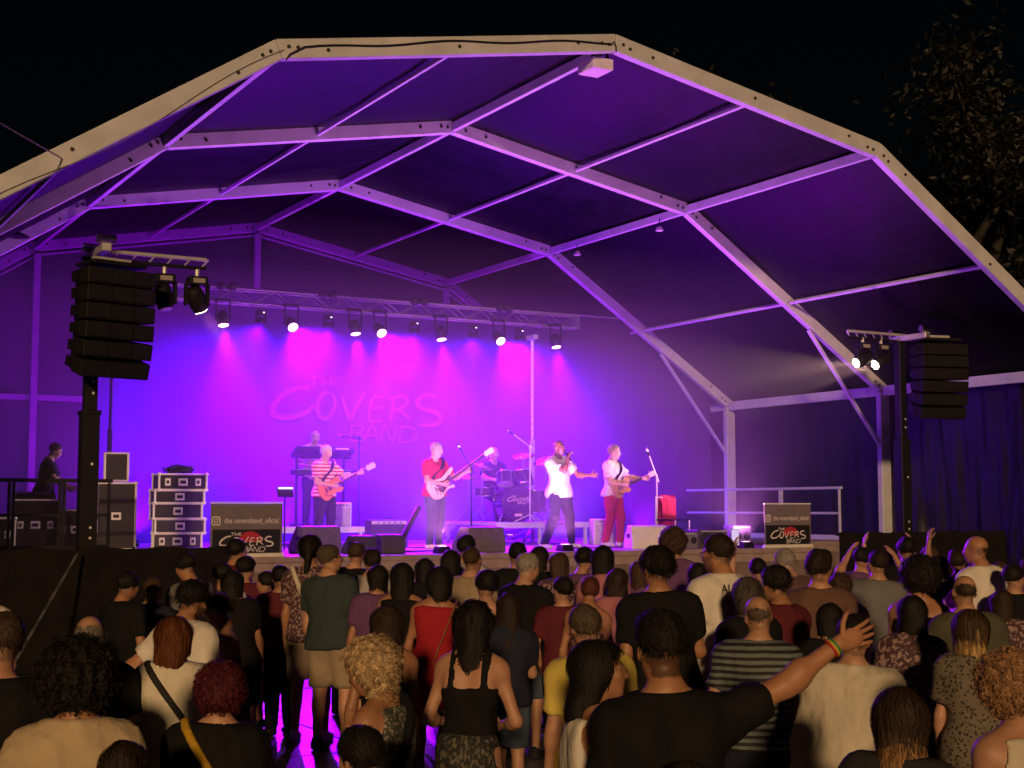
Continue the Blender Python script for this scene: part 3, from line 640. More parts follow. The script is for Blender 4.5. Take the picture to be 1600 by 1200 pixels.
def person(label, loc, face, K, tone, hair, clothes, res=.018, strands=0, group='concert crowd facing the stage', bearded=0, grip=None, seed=0, extras=()):
    s = K.s; head = head_prims(K); neck = neck_prims(K); tor = torso_prims(K)
    body = tor + neck + head
    hv, hf, nb = [], [], 0; wristp = {}
    for e in (-1, 1):
        body = body + arm_prims(K, e); d, n = hand_frame(K, e); w = K.W[e]; lat = np.cross(d, n)
        M = np.stack([lat, d, n], 1)
        body.append(('e', w + d*.05*s, np.array((.042, .056, .0185))*s*(.9 if K.F else 1), M, .02*s))
        cu, sp, th = (grip or {}).get(e, (.30, .10, .7))
        v, f = finger_tubes(w, d, n, e, s*(.92 if K.F else 1), cu, sp, th); hv.append(v); hf.append(f+nb); nb += len(v)
        body += leg_prims(K, e); an = K.an[e]
        body.append(('c', an + A3(0, -.03, -.035)*s, an + np.array([e*.012, .14, -.05])*s, .038*s, .03*s, .03*s, None))
    c0, M = K.Hc, K.Rh; hs = K.hs
    def hl(P): return ((P - c0.astype(f32)) @ M.astype(f32))/f32(hs)
    def fb(P):
        d = ev(body, P); q = hl(P); 
        for sx in (-1, 1):
            r = np.sqrt(((q-A3(sx*.032, .099, .001))**2).sum(1)) - .015; k = .012; hh = np.maximum(k-np.abs(-r*hs-d), 0)/k; d = np.maximum(d, -r*hs) + hh*hh*k*.25
            d = np.minimum(d, (np.sqrt(((q-A3(sx*.031, .074, .001))**2).sum(1)) - .0128)*hs)
        return d
    lo, hi = bounds(body, .03); lo[2] = min(lo[2], -.01)
    V, Q = polygonise(fb, lo, hi, res)
    col = np.tile(np.array(tone), (len(V), 1)); q = hl(V.astype(f32)); ax = np.abs(q[:, 0])
    hc = np.array(hair.get('col', (.02, .014, .01)))
    def paint(mask, c, a=1.): col[mask] = col[mask]*(1-a) + np.array(c)*a
    inh = (np.abs(q) < .16).all(1)
    paint(inh & (ax < .026) & (np.abs(q[:, 2]+.062) < .009) & (q[:, 1] > .075), np.array(tone)*np.array([.75, .45, .45]))
    paint(inh & (np.abs(ax-.033) < .022) & (np.abs(q[:, 2]-.027) < .006) & (q[:, 1] > .06), hc*1.2, .75)
    for sx in (-1, 1):
        r = np.sqrt(((q-A3(sx*.031, .074, .001))**2).sum(1)); paint(r < .0142, (.6, .58, .55)); paint((r < .0145) & (np.sqrt((q[:, 0]-sx*.031)**2 + q[:, 2]**2) < .006), (.02, .012, .01))
    if bearded: paint(inh & (q[:, 2] < -.03) & (q[:, 1] > .0) & (q[:, 2] > -.13) & ~((ax < .03) & (np.abs(q[:, 2]+.062) < .012)), hc, bearded)
    if hair.get('stubble', .45 if hair.get('st') == 'short' else 0): paint(inh & (q[:, 1] < np.interp(q[:, 2], [-.1, -.06, -.03, 0, .04, .08, .12], [-.05, -.04, .0, .02, .05, .07, .08])) & (q[:, 2] > -.085) & (ax < .085) & (q[:, 2] < hair.get('bald_z', 1)), hc, hair.get('stubble', .45))
    V = np.concatenate([V] + hv); col = np.concatenate([col, np.tile(np.array(tone), (nb, 1))]); Qn = np.concatenate([Q] + [f + len(V)-nb for f in hf])
    o = link('person', raw_mesh('person', V, Qn, smooth=True, col=col), SKINM)
    o.location = loc; o.rotation_euler = (0, 0, R(-face)); tag(o, label, 'person', group)
    r2 = res*1.0
    # ---- clothes
    for ci, cl in enumerate(clothes):
        kind, m = cl['k'], cl['m']; t = cl.get('t', .014)*s; amp = cl.get('fold', .005); T = K.T; sd_ = seed*17+ci
        inv = K.Rt.astype(f32)
        def loc_t(P, inv=inv): return ((P - K.P.astype(f32)) @ inv)/f32(s) + A3(0, 0, .95)      # into unposed torso coordinates
        if kind in ('tee', 'long', 'tank', 'crop', 'dress', 'strapdress'):
            pr = list(tor) + [('e', T(0, -.03, 1.40), np.array((.08, .075, .07))*s, None, .04*s)]; ex = []; hem = cl.get('hem', .86)
            if kind in ('tee', 'long') or cl.get('drape'): pr.append(('c', T(0, .0, 1.24), T(0, .0, hem), .155*s*K.g, cl.get('drape', .168)*s*K.g, .05*s, (K.Rt[:, 1], .74)))
            if kind in ('dress', 'strapdress'): pr.append(('c', T(0, .0, 1.0), np.array([0, 0, cl['hem']*s]), .155*s*K.g, cl.get('flare', .23)*s, .06*s, (np.array([0, 1, 0]), .82)))
            sl = {'tee': .62, 'dress': cl.get('sleeve', 0), 'long': 2}.get(kind, 0); sl = cl.get('sleeve', sl)
            arms_ = []
            if sl == 2: arms_ = [arm_prims(K, e, .010) for e in (-1, 1)]
            elif sl > 0: arms_ = [(e, [('e', K.S[e], np.array((.068, .068, .074))*s*K.g**.5, None, .05*s), ('c', K.S[e], K.S[e]+(K.E[e]-K.S[e])*sl, .058*s*K.g**.5, .060*s*K.g**.5, .05*s, None)]) for e in (-1, 1)]
            def fc(P, pr=pr, arms_=arms_, sl=sl, kind=kind, cl=cl, hem=hem, t=t, amp=amp, sd_=sd_):
                d = ev(pr, P); q = loc_t(P)
                if kind in ('tank', 'crop', 'strapdress') or (kind == 'dress' and sl == 0):
                    d = d - t*.6
                    top = cl.get('top', 1.44); d0 = np.maximum(d, (q[:, 2]-top)*s)
                    if kind == 'tank': 
                        for e in (-1, 1): d0 = np.maximum(d0, (.112 - np.sqrt(((P-K.S[e].astype(f32) - (K.Rt @ np.array([e*.035, 0, 0])*s).astype(f32))**2).sum(1))/s)*s)
                    st = np.minimum(np.abs(q[:, 0]-cl.get('sx', .095)), np.abs(q[:, 0]+cl.get('sx', .095))) - cl.get('sw', .017)
                    if kind in ('crop', 'strapdress'): d0 = np.minimum(d0, np.maximum(np.maximum(d+t*.3, st*s), (1.1-q[:, 2])*s))
                    d = d0
                else:
                    for a in arms_:
                        if sl == 2: da = ev(a, P)
                        else:
                            e, pp = a; ax_ = unit(K.E[e]-K.S[e]); da = np.maximum(ev(pp, P), ((P-K.S[e].astype(f32)) @ ax_.astype(f32)) - sl*.285*s)
                        k = .045*s; h = np.maximum(k-np.abs(d-da), 0)/k; d = np.minimum(d, da) - h*h*k*.25
                    d = d - t*.7
                d = d + folds(P, sd_, amp) + folds(P, sd_+3, amp*.45, 62.) - f32(amp*.95) - (cl.get('hang', .022)*np.clip((1.10-q[:, 2])/.22, 0, 1)).astype(f32)
                nk = cl.get('neck', .072); d = np.maximum(d, (nk - np.sqrt(((q-A3(0, .012, 1.475))**2*A3(1, 1, 1)).sum(1)))*s); d = np.maximum(d, (q[:, 2]-1.50)*s)
                if kind in ('dress', 'strapdress'): d = np.maximum(d, cl['hem']*s - P[:, 2])
                else: d = np.maximum(d, (hem-q[:, 2])*s)
                return d
            allp = pr + [x for a in arms_ for x in (a if sl == 2 else a[1])]
        elif kind in ('trousers', 'shorts'):
            pr = [tor[0]] + [('e', T(e*.075, -.065, .915), np.array((.09, .08, .10))*s*K.g, K.Rt, .04*s) for e in (-1, 1)]
            sh = kind == 'shorts'
            for e in (-1, 1):
                pr += leg_prims(K, e, .004 if not sh else .006, True)
                pr.append(('c', K.hip[e], K.kn[e], .092*s*K.g**.7, (.082 if sh else .062)*s*K.g**.7, .04*s, None))
                if not sh: pr.append(('c', K.kn[e], K.an[e]+np.array([0, 0, -.02])*s, .062*s, cl.get('cuff', .052)*s, .03*s, None))
            lim = cl.get('hem', .52 if sh else .07)*s
            def fc(P, pr=pr, lim=lim, t=t, amp=amp, sd_=sd_, cl=cl):
                d = ev(pr, P) - t*.6 + folds(P, sd_, amp, 20) - f32(amp*.6); q = loc_t(P)
                return np.maximum(np.maximum(d, lim-P[:, 2]), (q[:, 2]-cl.get('waist', 1.03))*s)
            allp = pr
        elif kind == 'skirt':
            pr = [tor[0]] + [('e', T(e*.075, -.065, .915), np.array((.09, .08, .10))*s*K.g, K.Rt, .04*s) for e in (-1, 1)] + [('c', T(0, -.01, 1.02), np.array([0, 0, cl['hem']*s]), .14*s*K.g, cl.get('flare', .21)*s, .05*s, (np.array([0, 1, 0]), .85))]
            def fc(P, pr=pr, cl=cl, t=t, amp=amp, sd_=sd_):
                a = np.arctan2(P[:, 1], P[:, 0]); d = ev(pr, P) - t*.6 + folds(P, sd_, amp) + (np.sin(a*11+sd_)*.012*np.clip((1.0*s-P[:, 2])/(.5*s), 0, 1)).astype(f32); q = loc_t(P)
                return np.maximum(np.maximum(d, cl['hem']*s-P[:, 2]), (q[:, 2]-cl.get('waist', 1.04))*s)
            allp = pr
        elif kind == 'shoes':
            for e in (-1, 1):
                an = K.an[e]; pr = [('c', an + np.array([0, -.035, -.045])*s, an + np.array([e*.014, .155, -.055])*s, .047*s, .042*s, .02*s, None), ('c', an+np.array([0, -.01, -.05])*s, an+np.array([0, -.012, 0.])*s, .05*s, .046*s, .03*s, None)]
                out = polygonise(lambda P: np.maximum(ev(pr, P), an[2]-.083*s-P[:, 2]), *bounds(pr, .03), r2*1.3)
                if out is not None: link('shoe', raw_mesh('shoe', out[0], out[1], smooth=True), m, o)
            continue
        elif kind == 'strap':
            a, b = cl['a'], cl['b']; pr = list(tor) + [('c', T(0, 0, 1.24), T(0, 0, .9), .155*s*K.g, .168*s*K.g, .05*s, (K.Rt[:, 1], .74))]
            dirv = unit(np.array([b[0]-a[0], 0, b[1]-a[1]])); nrm = np.array([dirv[2], 0, -dirv[0]]); off = nrm @ np.array([a[0], 0, a[1]])
            def fc(P, pr=pr, nrm=nrm, off=off, cl=cl):
                q = loc_t(P); d = ev(pr, P) - cl.get('t', .043)*s
                return np.maximum(np.maximum(d, (np.abs(q @ nrm.astype(f32) - f32(off)) - cl.get('w', .02))*s), np.maximum((cl.get('zmin', .95)-q[:, 2])*s, (q[:, 2]-1.52)*s))
            allp = pr
        lo, hi = bounds(allp, .05)
        out = polygonise(fc, lo, hi, min(r2, .012) if kind == 'strap' else r2*1.3 if kind in ('tee', 'long', 'tank', 'crop') else r2*1.7)
        if out is None: continue
        nm = {'tee': 'shirt', 'long': 'shirt', 'tank': 'vest_top', 'crop': 'crop_top', 'dress': 'dress', 'strapdress': 'dress', 'strap': 'bag_strap', 'trousers': 'trousers', 'shorts': 'shorts', 'skirt': 'skirt'}[kind]
        link(nm, raw_mesh(nm, out[0], out[1], smooth=True), m, o)
    # ---- hair
    st = hair.get('st')
    if st and st != 'none':
        th = hair.get('th', .014); X = lambda x, y, z: np.array([x, y, z])
        down = M.T @ np.array([0, -.12, -1.]); down = unit(down)
        cap = [('e', X(0, -.017, .032), np.array((.077, .097, .088))+th, None, .02)]; zs = [-.12, -.07, -.04, -.01, .03, .06, .085, .11]; amp, fq = hair.get('amp', .004), 45.
        ys = [-.06, -.045, -.02, .02, .04, .062, .092, .2]; zmin = -.085
        if st == 'long' or st == 'bob':
            L_ = hair.get('L', .30); wd = hair.get('w', .085)
            ys = [.0, .01, .02, .035, .045, .062, .092, .2]
            b0 = X(0, -.05, .03); b1 = b0 + down*L_ + X(0, -.03, 0); cap.append(('c', b0, b1, .08, wd, .05, (X(0, 1, 0), .62)))
            for e in (-1, 1): cap.append(('c', X(e*.06, -.02, .03), X(e*.07, -.03, .03) + down*L_*.8, .04, .035, .05, None))
            zmin = -L_ - .2
        elif st == 'curly':
            rr = hair.get('r', (.14, .14, .14)); cap.append(('e', X(0, -.035, .02), np.array(rr), None, .04)); amp = hair.get('amp', .016); fq = 75.; ys = [.0, .0, .005, .02, .04, .07, .10, .3]; zmin = hair.get('zmin', -.16)
            if hair.get('L'): cap.append(('c', X(0, -.04, .0), X(0, -.05, 0)+down*hair['L'], .11, .10, .05, (X(0, 1, 0), .7))); zmin = -.5; ys = [.01, .02, .025, .03, .045, .07, .10, .3]
        elif st == 'bun':
            cap.append(('e', X(0, -.125, .0) + X(*hair.get('at', (0, 0, 0))), np.array((.045, .04, .045)), None, .015)); zmin = -.1
        elif st == 'pony':
            cap.append(('c', X(0, -.11, .03), X(0, -.13, .03)+down*hair.get('L', .25), .035, .022, .03, None)); zmin = -.5; ys = [-.06, -.05, -.03, .0, .03, .06, .09, .2]
        elif st == 'bald': ys = [-.05, -.04, -.015, .015, .02, .0, -.02, -.03]
        elif st == 'quiff': cap.append(('e', X(0, .02, .095), np.array((.07, .085, .04)), None, .04)); zmin = hair.get('zmin', -.0)
        zmin = hair.get('zmin', zmin)
        def fh(P):
            q = P; d = ev(cap, q) + folds(q, seed+5, amp, fq)
            if st == 'curly': d = d + folds(q, seed+6, amp*.8, 150.)
            if st in ('short', 'quiff', 'bald'): d = d + np.clip((.015-q[:, 2])/.09, 0, 1)*f32(th+.002)
            d = np.maximum(d, (q[:, 1]-np.interp(q[:, 2], zs, ys).astype(f32) - f32(hair.get('yo', 0)))*.8); d = np.maximum(d, zmin-q[:, 2])
            if st == 'bald':
                d = np.maximum(d + np.clip((q[:, 2]-hair.get('bz', .045)+.06)/.06, 0, 1)*f32(th+.004), q[:, 2]-hair.get('bz', .045))
            return d
        lo, hi = bounds(cap, .03); out = polygonise(fh, lo, hi, min(res, .014)/hs*hair.get('rs', 1.), margin=.06)
        if out is not None:
            HV, HQ = out; hcol = np.tile(hc, (len(HV), 1))
            if hair.get('col2') is not None:
                tmix = np.clip((-(HV @ down)*-1 - hair.get('t0', .0))/.12, 0, 1)[:, None]; hcol = hcol*(1-tmix) + np.array(hair['col2'])*tmix
            lj = RNG.uniform(.75, 1.25, len(HV))[:, None]; hcol = hcol*lj
            if strands:
                rg = np.random.default_rng(seed+99); ns = int(strands*(.5 if st not in ('short', 'quiff', 'curly') else .55))
                pk = rg.integers(0, len(HV), ns); p = HV[pk] + rg.normal(0, .004, (ns, 3)); segs = hair.get('sg', 6); ln = hair.get('ln', .12 if st in ('long', 'bob', 'pony') else .022 if st != 'curly' else .05)
                step = ln/segs; pts = []; nrm = []
                def grad(p):
                    e_ = .006; g_ = np.stack([fh((p+np.eye(3)[i]*e_).astype(f32)) - fh((p-np.eye(3)[i]*e_).astype(f32)) for i in range(3)], 1); return g_/(np.linalg.norm(g_, axis=1)[:, None]+1e-6)
                fl = rg.normal(0, .18, (ns, 3)); ph = rg.uniform(0, 6.28, ns); gq = grad(p); lift = rg.uniform(.0, .006, ns)
                for k in range(segs+1):
                    pts.append(p.copy()); nrm.append(gq.copy())
                    if st == 'curly':
                        tdir = np.cross(gq, np.roll(fl, 1, 1)+.01); tdir /= np.linalg.norm(tdir, axis=1)[:, None]; bd = np.cross(gq, tdir); a_ = ph + k*1.15
                        dirv = tdir*np.cos(a_)[:, None] + bd*np.sin(a_)[:, None] + gq*.35 + down*.25
                    elif st in ('long', 'bob', 'pony', 'bun'):
                        dirv = down + fl*.5 + hair.get('wave', 0)*np.sin(ph+k*1.1)[:, None]*np.roll(fl, 1, 1)*3; dirv = dirv - gq*(dirv*gq).sum(1)[:, None]
                    else: dirv = down*.8 + gq*hair.get('stick', .2) + fl*1.2 - X(0, .4, 0)
                    dirv = dirv/np.linalg.norm(dirv, axis=1)[:, None]; p = p + dirv*step
                    if st in ('long', 'bob', 'pony', 'bun'):
                        dd = fh(p.astype(f32)); gq = grad(p); p = p - gq*np.minimum(np.clip(dd, -.05, .05) - lift, 0)[:, None]
                pts = np.stack(pts, 1); nrm = np.stack(nrm, 1); tg = np.gradient(pts, axis=1); sd2 = np.cross(nrm, tg); sd2 /= np.linalg.norm(sd2, axis=2)[:, :, None]+1e-6
                wd_ = hair.get('sw', .0028 if st in ('long', 'bob', 'pony', 'bun') else .0019 if st == 'curly' else .0015)*np.array([1]*segs + [.3])[None, :, None]; a = pts-sd2*wd_; b = pts+sd2*wd_
                base = len(HV); SV = np.stack([a, b], 2).reshape(-1, 3); n1 = (segs+1)*2
                fi = (np.arange(ns)[:, None]*n1 + np.arange(segs)[None]*2).ravel() + base; SQ = np.stack([fi, fi+1, fi+3, fi+2], 1)
                sc_ = np.repeat(hcol[pk]*rg.uniform(.6, 1.7, (ns, 1)), n1, 0)
                HV = np.concatenate([HV, SV]); HQ = np.concatenate([HQ, SQ]); hcol = np.concatenate([hcol, sc_])
            HV = c0 + (HV*hs) @ M.T
            link('hair', raw_mesh('hair', HV, HQ, smooth=True, col=np.clip(hcol, 0, 1)), HAIRM, o)
    for x in extras:
        if x == 'glasses':
            m = MB(); q = lambda *p: Vector(c0 + M @ (np.array(p)*hs))
            for e in (-1, 1):
                m.tube([q(e*.031+.021*math.cos(a), .104-abs(.021*math.cos(a))*.2, -.002+.018*math.sin(a)) for a in np.linspace(0, 2*math.pi, 13)], .0022*hs, 5)
                m.tube([q(e*.053, .098, .004), q(e*.078, .05, .006), q(e*.082, -.005, .004)], .002*hs, 5)
            m.tube([q(-.01, .106, .002), q(.01, .106, .002)], .002*hs, 5); m.build('glasses', M_BLKP, o)
        elif x[0] == 'band':
            e, f = x[1], x[2]; d = K.fd[e]; c = K.E[e] + (K.W[e]-K.E[e])*f
            for i, cc in enumerate(x[3]): 
                p = Vector(c + d*(i-1)*.0085*s); MB().cyl(p-Vector(d)*.0042*s, p+Vector(d)*.0042*s, .036*s, .035*s, 16).build('wristband', mat('band_%02d%02d%02d' % tuple(int(v*99) for v in cc), cc, .6), o)
    return o
# ------------------------------------------------------------------ wardrobe and hair
COLS = dict(black=(.011,.011,.013), white=(.70,.67,.62), whitegauze=(.70,.66,.56), cream=(.58,.54,.44), navy=(.02,.025,.05), teal=(.04,.058,.062), beige=(.34,.27,.19), denim=(.07,.10,.15), red=(.36,.02,.035), maroon=(.11,.02,.03),
            brown=(.13,.075,.06), olive=(.09,.09,.065), grey=(.16,.16,.17), lightgrey=(.36,.34,.35), yellow=(.62,.50,.12), pink=(.40,.16,.20), purple=(.13,.06,.16), tan=(.42,.29,.17), sand=(.50,.40,.27), charcoal=(.03,.03,.034), mustard=(.48,.29,.03), tanleather=(.25,.12,.05), orange=(.55,.22,.05), maroonbright=(.42,.05,.06), pinkpale=(.55,.42,.45))
def cloth(n):
    if n == 'leopard': return mat('cloth_leopard', (.02,.018,.015), .75, kind='leopard', nscale=52, col2=(.15,.125,.095), noise=.2, bump=.2, bscale=60)
    if n == 'striped': return mat('cloth_striped', (.012,.014,.016), .8, kind='stripes', nscale=9, col2=(.13,.16,.17), noise=.2)
    if n == 'floral': return mat('cloth_floral', (.06,.025,.035), .8, kind='noise', nscale=42, col2=(.32,.22,.22), noise=.2)
    if n == 'leaf': return mat('cloth_leaf', (.05,.06,.05), .8, kind='noise', nscale=64, col2=(.30,.27,.22), noise=.2)
    if n == 'paisley': return mat('cloth_paisley', (.012,.014,.012), .8, kind='noise', nscale=70, col2=(.12,.11,.09), noise=.2, stretch=(1, 1, .5))
    if n == 'redstripe': return mat('cloth_redstripe', (.42,.03,.04), .8, kind='stripes', nscale=5.2, col2=(.68,.5,.48), noise=.15)
    c = COLS[n]; return mat('cloth_'+n, c, .85, 0, .12, noise=.22, nscale=7, bump=.75, bscale=11 if n != 'whitegauze' else 17, sheen=.0, stretch=(1, 1, .55))
def outfit(spec):
    L = []
    toks = spec.replace(', ', ',').split(','); cur = []
    for t in toks:
        if t.split(' ')[0] in ('tee', 'long', 'tank', 'crop', 'dress', 'strapdress', 'trousers', 'shorts', 'skirt', 'shoes', 'strap'): cur.append(t)
        else: cur[-1] += ',' + t
    for t in cur:
        p = t.split(' '); d = {'k': p[0], 'm': cloth(p[1])}
        for o in p[2:]:
            k, v = o.split('='); d[k] = tuple(float(x) for x in v.split(',')) if ',' in v else float(v)
        if p[0] == 'shoes': d['fold'] = 0
        if p[0] in ('tee', 'long'): d.setdefault('fold', .009)
        L.append(d)
    if not any(d['k'] == 'shoes' for d in L): L.append({'k': 'shoes', 'm': cloth('charcoal')})
    return L
BK, DB, BR = (.010, .008, .008), (.022, .014, .010), (.06, .034, .02)
HAIR = {'curly_black': dict(st='curly', col=BK, r=(.158, .15, .158), amp=.018, zmin=-.20, ln=.055), 'buzz_brown': dict(st='short', th=.005, col=(.05,.03,.02), stubble=.6), 'short_brown': dict(st='short', col=BR, th=.014), 'bob_auburn': dict(st='bob', col=(.10,.032,.012), L=.13, w=.095, th=.022, ln=.13, wave=.4),
        'crop_wine': dict(st='curly', col=(.075,.012,.018), r=(.118, .122, .125), amp=.007, zmin=-.12, ln=.05), 'long_dark': dict(st='long', col=DB, L=.32, w=.09), 'bald_grey': dict(st='bald', th=.008, col=(.20,.18,.15), stubble=.35, bald_z=.07, bz=.07), 'short_black': dict(st='short', col=BK, th=.018, amp=.006),
        'curly_blonde': dict(st='curly', yo=-.03, col=(.52,.38,.22), r=(.135, .135, .13), amp=.012, L=.33, ln=.085, sg=9, sw=.0018), 'long_dark_brown': dict(st='long', col=(.03,.018,.012), L=.34, w=.085, wave=.4), 'wavy_black': dict(st='long', col=BK, L=.25, w=.080, th=.022, wave=1.6, amp=.010),
        'short_greybrown': dict(st='short', col=(.085,.062,.045), th=.011), 'bob_black': dict(st='bob', col=BK, L=.19, w=.085, th=.020, ln=.17), 'quiff_black': dict(st='quiff', col=BK, th=.012, zmin=.004, stubble=.75, amp=.006, stick=.15, ln=.020), 'long_highlight': dict(st='long', col=(.028,.017,.010), col2=(.22,.12,.05), t0=-.03, L=.42, w=.10, th=.024, wave=.5, ln=.2, sg=9),
        'curly_sandy': dict(st='curly', col=(.30,.17,.09), r=(.135, .135, .14), amp=.013, zmin=-.17, ln=.06), 'long_blonde': dict(st='long', col=(.05,.03,.015), col2=(.34,.22,.09), t0=-.08, L=.30, w=.082, th=.02, ln=.18), 'bald_short': dict(st='bald', th=.004, col=(.10,.075,.055), stubble=.35, bald_z=.06, bz=.05), 'messy_black': dict(st='short', col=BK, th=.028, amp=.010, stick=.28, ln=.032),
        'messy_black_b': dict(st='short', col=BK, th=.030, amp=.011, stick=.28, ln=.032, zmin=-.10), 'bun_brown': dict(st='bun', col=(.045,.026,.015), th=.014), 'bun_auburn': dict(st='bun', col=(.09,.03,.02), th=.014, at=(0, .03, .05)), 'long_black_x': dict(st='long', col=BK, L=.46, w=.074, th=.012), 'long_black_w': dict(st='long', col=BK, L=.40, w=.11, th=.02), 'long_black': dict(st='long', col=BK, L=.28, w=.076, th=.012),
        'pony_black': dict(st='pony', col=BK, th=.024, L=.22), 'quiff_dark': dict(st='quiff', col=DB, th=.016, zmin=-.05, stubble=.5, amp=.008, stick=.25, ln=.024), 'bob_black_m': dict(st='bob', col=BK, L=.13, w=.076, th=.017), 'crop_black': dict(st='short', col=BK, th=.026, zmin=-.09), 'short_grey': dict(st='short', col=(.26,.24,.23), th=.012),
        'long_brown': dict(st='long', col=(.055,.03,.02), L=.26, w=.076, th=.013), 'wavy_brown_l': dict(st='long', col=(.03,.018,.012), L=.45, w=.09, wave=1.6, amp=.010), 'curly_brown': dict(st='curly', col=(.05,.028,.018), r=(.14, .13, .15), amp=.014, zmin=-.22), 'short_dark_b': dict(st='short', col=DB, th=.014), 'wavy_dark_s': dict(st='bob', col=(.06,.05,.045), L=.16, w=.085, wave=1.2, th=.02),
        'curly_small': dict(st='curly', col=(.05,.03,.018), r=(.112, .12, .12), amp=.008, zmin=-.09), 'curly_black_m': dict(st='curly', col=BK, r=(.15, .14, .15), amp=.014, zmin=-.2), 'bald_dark': dict(st='bald', th=.003, col=(.05,.035,.03), stubble=.3, bald_z=.03, bz=.02), 'bald_brown': dict(st='bald', th=.006, col=(.05,.035,.025), stubble=.45, bald_z=.06, bz=.06),
        'grey_crop': dict(st='short', th=.010, col=(.30,.28,.27)), 'none': dict(st='none', col=(.03,.02,.015), stubble=.25)}
TONE = {'fair': (.47, .255, .165), 'tan': (.37, .18, .10), 'dark': (.20, .10, .058), 'pale': (.52, .32, .24)}
def text_mesh(s, size):
    cu = bpy.data.curves.new('lettering', 'FONT'); cu.body = s; cu.size = size; cu.align_x = 'CENTER'; cu.align_y = 'CENTER'
    o = bpy.data.objects.new('lettering', cu); C.objects.link(o); dg = bpy.context.evaluated_depsgraph_get(); me = bpy.data.meshes.new_from_object(o.evaluated_get(dg)); bpy.data.objects.remove(o); bpy.data.curves.remove(cu)
    me.name = 'lettering'; me.transform(Matrix.Rotation(R(90), 4, 'X')); return me
def build_crowd():
    for i, (x, y, H, face, sex, tone, hr, fit, lab, pose, k) in enumerate(CROWD):
        kw = {}
        for t in [t for t in pose.split(';') if t]:
            a, b = t.split('=', 1); kw[a] = eval(b)
        rg = np.random.default_rng(i); r_ = rg.random()
        if 'arms' not in kw: kw['arms'] = [('down', 'down'), ('bent', 'bent'), ('pocket', 'down'), ('bent', 'down'), ('hip', 'down'), ('down', 'cross'), ('cross', 'bent')][int(r_*7)]
        if 'head' not in kw: kw['head'] = (rg.uniform(-36, 36), rg.uniform(-10, 6), rg.uniform(-8, 8))
        kw.setdefault('stance', rg.uniform(.09, .14)); kw.setdefault('twist', rg.uniform(-14, 14)); kw.setdefault('side', rg.uniform(-4, 4)); kw.setdefault('lean', rg.uniform(-2, 6))
        K = skeleton(H, sex, **kw); grip = None; ex = []
        if k.get('raise_'):
            d = unit((.93, .14, .30)); n = np.array([.0, .9, .1]); n = unit(n - d*(n @ d)); K.hd = {1: (d, n)}; grip = {1: (.13, .11, 1.0)}; ex.append(('band', 1, .90, ((.45, .02, .02), (.5, .40, .05), (.03, .22, .05))))
        if k.get('glasses'): ex.append('glasses')
        t = np.array(TONE[tone])*rg.uniform(.88, 1.1)
        o = person(lab, (x, y, .006), face, K, t, HAIR[hr], outfit(fit), k['res'], k.get('strands', 0), bearded=k.get('beard', 0), grip=grip, seed=i, extras=ex)
        if k.get('print_'):
            sh = [c for c in o.children if c.name.startswith('shirt')][0]; vv = np.zeros(len(sh.data.vertices)*3, f32); sh.data.vertices.foreach_get('co', vv); vv = vv.reshape(-1, 3)
            def back(x, z): n = vv[(np.abs(vv[:, 0]-x) < .07) & (np.abs(vv[:, 2]-z) < .06)]; return n[:, 1].min() - .006
            zc = 1.405*K.s; xc = -.03
            me = text_mesh('ALT', .085); me.materials.append(mat('print_ink', (.02,.02,.025), .8)); link('shirt_print', me, None, o, (xc, back(xc, zc), zc), (R(-6), 0, 0))
            MB().box((0, 0, 0), (.09, .002, .15)).build('shirt_print', mat('print_grey', (.30,.28,.27), .85, kind='noise', nscale=60, col2=(.5,.48,.45)), o, 0, (xc, back(xc, zc-.12), zc-.12), (R(-3), 0, 0))
        if k.get('phone'):
            e = k['phone']; c = Vector(K.W[e] + K.fd[e]*.10*K.s); up = Vector((0, 0, 1)); M_ = o.matrix_basis; ph = empty('phone', M_ @ (c + Vector((0, .02, .02))), o.rotation_euler.z, k['plab'], 'phone')
            MB().box((0, 0, 0), (.075, .009, .155)).build('case', M_BLKP, ph, .003); MB().box((0, -.0055, 0), (.068, .002, .145)).build('screen', mat('phone_screen', (.1,.1,.1), .2, emit=(.75, .6, 1.), estr=.8), ph)
# ------------------------------------------------------------------ band logo: brush strokes traced as flat lettering
LOGO = [[(225,392),(252,390),(282,388)],[(251,390),(246,410),(242,430)],[(286,392),(278,426)],[(319,388),(311,426)],[(268,413),(300,408),(332,405)],[(364,388),(337,392),(331,420),(360,422)],[(336,405),(357,403)],
 [(228,430),(170,440),(112,474),(83,515),(96,545),(150,549),(208,532),(252,500)],[(318,452),(280,455),(262,500),(270,540),(300,548),(328,515),(330,470),(312,450)],[(362,462),(378,510),(396,546),(425,495),(458,440)],
 [(537,455),(492,464),(478,550),(532,547)],[(486,505),(530,498)],[(582,455),(566,552)],[(558,462),(620,450),(642,474),(604,500),(572,506)],[(602,502),(652,541)],[(766,446),(722,440),(682,470),(702,495),(765,511),(786,535),(758,560),(690,561)],
 [(407,570),(396,632)],[(396,574),(448,574),(444,597),(405,601),(456,610),(444,629),(393,632)],[(455,632),(490,570),(516,631)],[(468,611),(510,607)],[(525,632),(541,570),(575,630),(596,568)],[(617,570),(601,632)],[(608,571),(664,576),(680,600),(650,629),(598,633)]]
LOGOW = [8]*7 + [22, 17, 16, 14, 12, 16, 14, 14, 20] + [9]*7
def catmull(pts, n=8):
    P = [np.array(p, float) for p in pts]; P = [2*P[0]-P[1]] + P + [2*P[-1]-P[-2]]; out = []
    for i in range(1, len(P)-2):
        for t in np.linspace(0, 1, n, endpoint=False):
            a, b, c, d = P[i-1:i+3]; out.append(.5*((2*b) + (-a+c)*t + (2*a-5*b+4*c-d)*t*t + (-a+3*b-3*c+d)*t**3))
    return out + [P[-2]]
